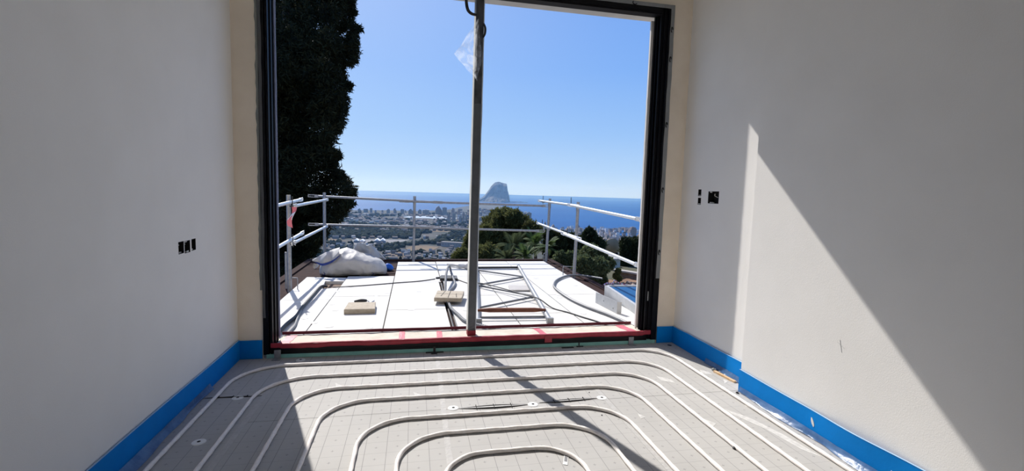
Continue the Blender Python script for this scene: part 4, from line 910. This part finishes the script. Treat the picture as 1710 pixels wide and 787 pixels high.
ORD = ['first','second','third','fourth','fifth','sixth','seventh','eighth','ninth','tenth','eleventh','twelfth','thirteenth','fourteenth','fifteenth']
row = [(597.7,603.5,348.6,354.8,'slope'),(607,614,349,355,'box'),(617.8,621.6,348,355.2,'box'),(625.5,628.6,351.3,355.5,'box'),(637,640.2,351.3,356,'box'),(645.6,651,349.3,356.6,'step'),(657.2,662.3,348.3,357,'slope'),(669,674.7,349.7,357,'box'),(676,678.8,351,357,'slope'),(682,690,349.5,358,'dome'),(698,704,350.3,358.7,'step'),(705.7,716.5,350.8,358.7,'box'),(727,738.2,345.2,359.5,'dome'),(738.8,746,346.7,360,'box')]
for i, (a, c, d, e, s) in enumerate(row):
    tower(a, c, d, e, '%s tower counted from the left in the distant seafront row%s' % (ORD[i], {'dome':', with a rounded top','slope':', with a sloping top','step':', with a stepped top','box':', flat-topped'}[s]), (0,1,0,1,2,0,3,1,0,1,1,2,3,1)[i], s)
for (a, c, d, e, s, mi, lb) in [(747,751.3,357,371,'step',1,'slim tower in front of the salt lake, leftmost of the hillside group'),(755,760.8,355.8,372,'box',2,'taller pale tower right of the slim one by the lake'),(753.5,759.2,348,362,'step',3,'brownish tower behind the lake towers'),(766.5,770.6,361,372.5,'box',0,'pale tower halfway between the lake and the dark post'),(772.6,775.6,361.5,372,'box',1,'narrow tower closest to the dark post on its left'),(764,768.5,352,364,'box',3,'tower on the slope below the wooded hill'),(771.5,776,354,366,'step',2,'upper pale tower beside the dark post'),(776.5,780,358,372,'box',2,'lower pale tower touching the dark post on its left'),
    (800.5,803.5,358,368,'box',0,'pale tower just right of the dark post'),(806.5,810,354,363,'step',1,'small tower at the foot of the rock'),(813,817,355,364,'box',2,'pale low tower at the foot of the rock, nearest the bushy pine'),(879.5,887,355.5,380,'box',1,'bluish tower standing against the sea behind the bushy pine'),(908.6,911.4,371.5,392,'box',0,'narrow pale tower touching the back corner post'),(921.7,927,375.3,386,'dome',3,'dark round-topped tower right of the back corner post'),(1051.5,1063,380,397,'step',3,'beige block rising over the white town near the frame'),(938.5,941.8,379.5,388,'box',1,'small grey block in the white town, left of the second right post'),(945.5,958,381.5,391,'step',2,'broad cream block left of the second right post'),(967,973,381,392,'box',2,'white block just right of the second right post')]:
    tower(a, c, d, e, lb, mi, s)
# white sheds and the long building
for a, c, d, e, lb in ((590.5,598.5,399.4,405.5,'left white gabled shed of the left pair beyond the sack'),(600,608.2,400.5,406,'right white gabled shed of the left pair beyond the sack'),(625,634,399.2,405.6,'left white gabled shed of the right pair beyond the sack'),(634.5,643,399,405.8,'right white gabled shed of the right pair beyond the sack')):
    q = gp((a+c)/2, e); dd = depth(q); w2 = (c-a)*dd/F_PX/2; h = (e-d)*dd/F_PX
    occupy(q.x, q.y+15, max(w2, 16)+3)
    o = empty('white_shed', (q.x,q.y,ZG), lb, 'building', 'white gabled sheds in the valley')
    MB().box((q.x-w2,q.y,ZG),(q.x+w2,q.y+30,ZG+h*.5)).build('walls', M_tower[1], o)
    MB().add([(q.x-w2,q.y-1,ZG+h*.5),(q.x+w2,q.y-1,ZG+h*.5),(q.x,q.y-1,ZG+h),(q.x-w2,q.y+30,ZG+h*.5),(q.x+w2,q.y+30,ZG+h*.5),(q.x,q.y+30,ZG+h)],[(0,1,2),(5,4,3),(0,2,5,3),(1,4,5,2),(0,3,4,1)]).build('gable_roof', M_whiteb, o)
q0, q1 = gp(738, 411.5), gp(779, 414); o = empty('long_building', ((q0.x+q1.x)/2,(q0.y+q1.y)/2,ZG), 'long pale flat-roofed building in the valley left of the dark post', 'building')
[occupy(q0.x+(q1.x-q0.x)*t_/20, q0.y+6+(q1.y-q0.y)*t_/20, 10) for t_ in range(-4, 21)]
d_ = (q1-q0); MB().bar((q0.x,q0.y+6,ZG+6),(q1.x,q1.y+6,ZG+6),14,12).build('walls', mat('pale_brown_render', (.42,.36,.32), .9), o)
MB().bar((q0.x,q0.y+6,ZG+12.5),(q1.x,q1.y+6,ZG+12.5),16,1).build('roof', M_tower[0], o)
for i in range(9): p = q0.lerp(q1, (i+.5)/9); MB().box((p.x-1.5,p.y-1.4,ZG+4),(p.x+1.5,p.y-.6,ZG+8.5)).build('window', M_hole, o)
q = gp(735, 410.5); tag(MB().box((q.x-9,q.y,ZG),(q.x+3,q.y+12,ZG+8)).build('dark_annex', mat('dark_annex', (.05,.055,.06), .8)), 'dark annex at the left end of the long building', 'building')
for a, c, d, lb in ((754,757.5,401.5,'left white low hall behind the long building'),(758.5,764,402,'right white low hall behind the long building')):
    q = gp((a+c)/2, d+2); w2 = (c-a)*depth(q)/F_PX/2; occupy(q.x, q.y+6, max(w2,6)+2); o = empty('white_hall', (q.x,q.y,ZG), lb, 'building'); MB().box((q.x-w2,q.y,ZG),(q.x+w2,q.y+12,ZG+4)).build('walls', M_whiteb, o); MB().box((q.x-w2*1.06,q.y-.5,ZG+4),(q.x+w2*1.06,q.y+12.5,ZG+4.7)).build('roof', M_whiteb, o)

# villas and tree cover of the plain: too small and too many to count
def houses(name, boxes, label, mt):
    b = MB()
    for (x, y, wx, wy, h) in boxes:
        z0 = ZG-.5; z1 = ZG+h; rz = h*.35
        b.add([(x-wx,y-wy,z0),(x+wx,y-wy,z0),(x+wx,y+wy,z0),(x-wx,y+wy,z0),(x-wx,y-wy,z1),(x+wx,y-wy,z1),(x+wx,y+wy,z1),(x-wx,y+wy,z1),(x-wx,y,z1+rz),(x+wx,y,z1+rz)],
              [(0,1,5,4),(1,2,6,9,5),(2,3,7,6),(3,0,4,8,7),(4,5,9,8),(6,7,8,9)])
    return tag(b.build(name, mt), label, 'houses', kind='stuff')
def villa_mat(name, k_):
    mt = bpy.data.materials.new(name); mt.use_nodes = True; n = mt.node_tree.nodes; l = mt.node_tree.links
    g = n.new('ShaderNodeNewGeometry'); cr = n.new('ShaderNodeValToRGB'); cr.color_ramp.interpolation = 'CONSTANT'
    for i, (p_, c) in enumerate([(0,(.24,.21,.19)),(.3,(.36,.345,.33)),(.5,(.18,.13,.10)),(.68,(.20,.165,.14)),(.85,(.13,.11,.105))]):
        e = cr.color_ramp.elements[i] if i < 2 else cr.color_ramp.elements.new(p_); e.position = p_; e.color = (*[min(.8, x_*k_) for x_ in c], 1)
    l.new(g.outputs['Random Per Island'], cr.inputs[0]); l.new(cr.outputs[0], n['Principled BSDF'].inputs['Base Color']); n['Principled BSDF'].inputs['Roughness'].default_value = .9
    return mt
M_villa = villa_mat('villa_colours', 1.); M_town = villa_mat('white_town_colours', 1.9); rg = random.Random(21)
bx = []
def scatter(n, xr, yr, sz, hh, dens=None):
    k_ = 0
    while k_ < n:
        px = xr[0]+(xr[1]-xr[0])*rg.random(); py = yr[0]+(yr[1]-yr[0])*rg.random()
        q = gp(px, py); 
        if dens and mnoise.noise(Vector((q.x*.004, q.y*.004, dens))) < -.05: k_ += .25; continue
        k_ += 1; wx_, wy_ = sz*(.5+.8*rg.random()), sz*(.4+.5*rg.random())
        if not is_free(q.x, q.y, max(wx_, wy_)): continue
        occupy(q.x, q.y, max(wx_, wy_)); bx.append((q.x, q.y, wx_, wy_, hh*(.6+.8*rg.random())))
scatter(520, (545,785), (358,383), 9, 7, 2.); scatter(120, (560,790), (385,400), 7, 6, 5.); scatter(170, (640,790), (421,437), 5, 5, 8.)
scatter(60, (545,640), (407,420), 5, 5); scatter(60, (745,785), (412,425), 6, 6); scatter(150, (660,790), (367,384), 8, 6); scatter(130, (330,545), (356,400), 8, 7, 3.); scatter(160, (762,880), (352,372), 12, 14)
houses('villas', bx, 'scattered pale villas of the hazy plain', M_villa); bx = []
scatter(260, (905,1080), (384,402), 7, 11); scatter(80, (905,1080), (400,415), 7, 8)
houses('white_town', bx, 'dense white town beside the sea on the right', M_town)
def cover(name, spots, label, mt):
    bm = bmesh.new(); bmesh.ops.create_icosphere(bm, subdivisions=1, radius=1); bv = np.array([v.co[:] for v in bm.verts]); bf = [[v.index for v in f.verts] for f in bm.faces]; bm.free()
    V, Fc = [], []; rn = np.random.default_rng(9)
    for i, (x, y, r) in enumerate(spots):
        jit = 1+.25*rn.normal(size=(len(bv),1)); vv = bv*jit*np.array([r,r,r*.8])+np.array([x,y,ZG+r*.45]); o_ = i*len(bv); V.append(vv); Fc += [[a+o_ for a in f] for f in bf]
    me = bpy.data.meshes.new(name); me.from_pydata(np.concatenate(V).tolist(), [], Fc); me.materials.append(mt); me.polygons.foreach_set('use_smooth', [True]*len(me.polygons)); o = bpy.data.objects.new(name, me); COL.objects.link(o); return tag(o, label, 'trees', kind='stuff')
M_cover = mat('valley_tree_cover', (.026,.033,.018), 1., nscale=.02, col2=(.016,.022,.012), island=.35, spec=.05)
sp = []
def tscatter(n, xr, yr, r, seed, th):
    k_ = 0
    while k_ < n:
        px = xr[0]+(xr[1]-xr[0])*rg.random(); py = yr[0]+(yr[1]-yr[0])*rg.random(); q = gp(px, py); k_ += 1
        if mnoise.noise(Vector((q.x*.006, q.y*.004, seed))) < th: continue
        if 676 < px < 734 and 410 < py < 420.5 or 588 < px < 686 and 399.5 < py < 408 or 735 < px < 782 and 408 < py < 414: continue
        if 668 < px < 766 and 360 < py < 368.5: continue
        r_ = r*(.6+.8*rg.random())
        if is_free(q.x, q.y, r_*1.1): sp.append((q.x, q.y, r_))
tscatter(1500, (540,790), (357,384), 9, 1.5, -.05); tscatter(1500, (540,700), (384,399), 7, 3.5, -.45); tscatter(700, (690,795), (388,408), 7, 4.5, -.2)
tscatter(700, (540,700), (405,420), 6, 5.5, -.2); tscatter(420, (640,760), (420,438), 5, 6.5, -.0); tscatter(260, (690,760), (421,428), 6, 7.5, -.4); tscatter(700, (650,790), (368,386), 8, 9.5, -.25); tscatter(700, (300,545), (357,430), 9, 2.5, -.15); tscatter(150, (905,1080), (390,410), 6, 8.5, -.1)
cover('valley_trees', sp, 'dark tree cover between the villas of the plain', M_cover)

# ------------------------------------------------------------------ sea haze over the plain
hz = MB().box((-12000, 450, -158), (14000, 14000, 200))
mh = bpy.data.materials.new('sea_haze'); mh.use_nodes = True; nh = mh.node_tree.nodes; nh.remove(nh['Principled BSDF'])
vs = nh.new('ShaderNodeVolumeScatter'); vs.inputs['Color'].default_value = (.30,.56,1.,1); vs.inputs['Density'].default_value = 0.7e-4; vs.inputs['Anisotropy'].default_value = .3
mh.node_tree.links.new(vs.outputs[0], nh['Material Output'].inputs['Volume'])
ho = hz.build('sea_haze', mh); tag(ho, 'bluish haze hanging over the coastal plain and the sea', 'haze', kind='stuff')
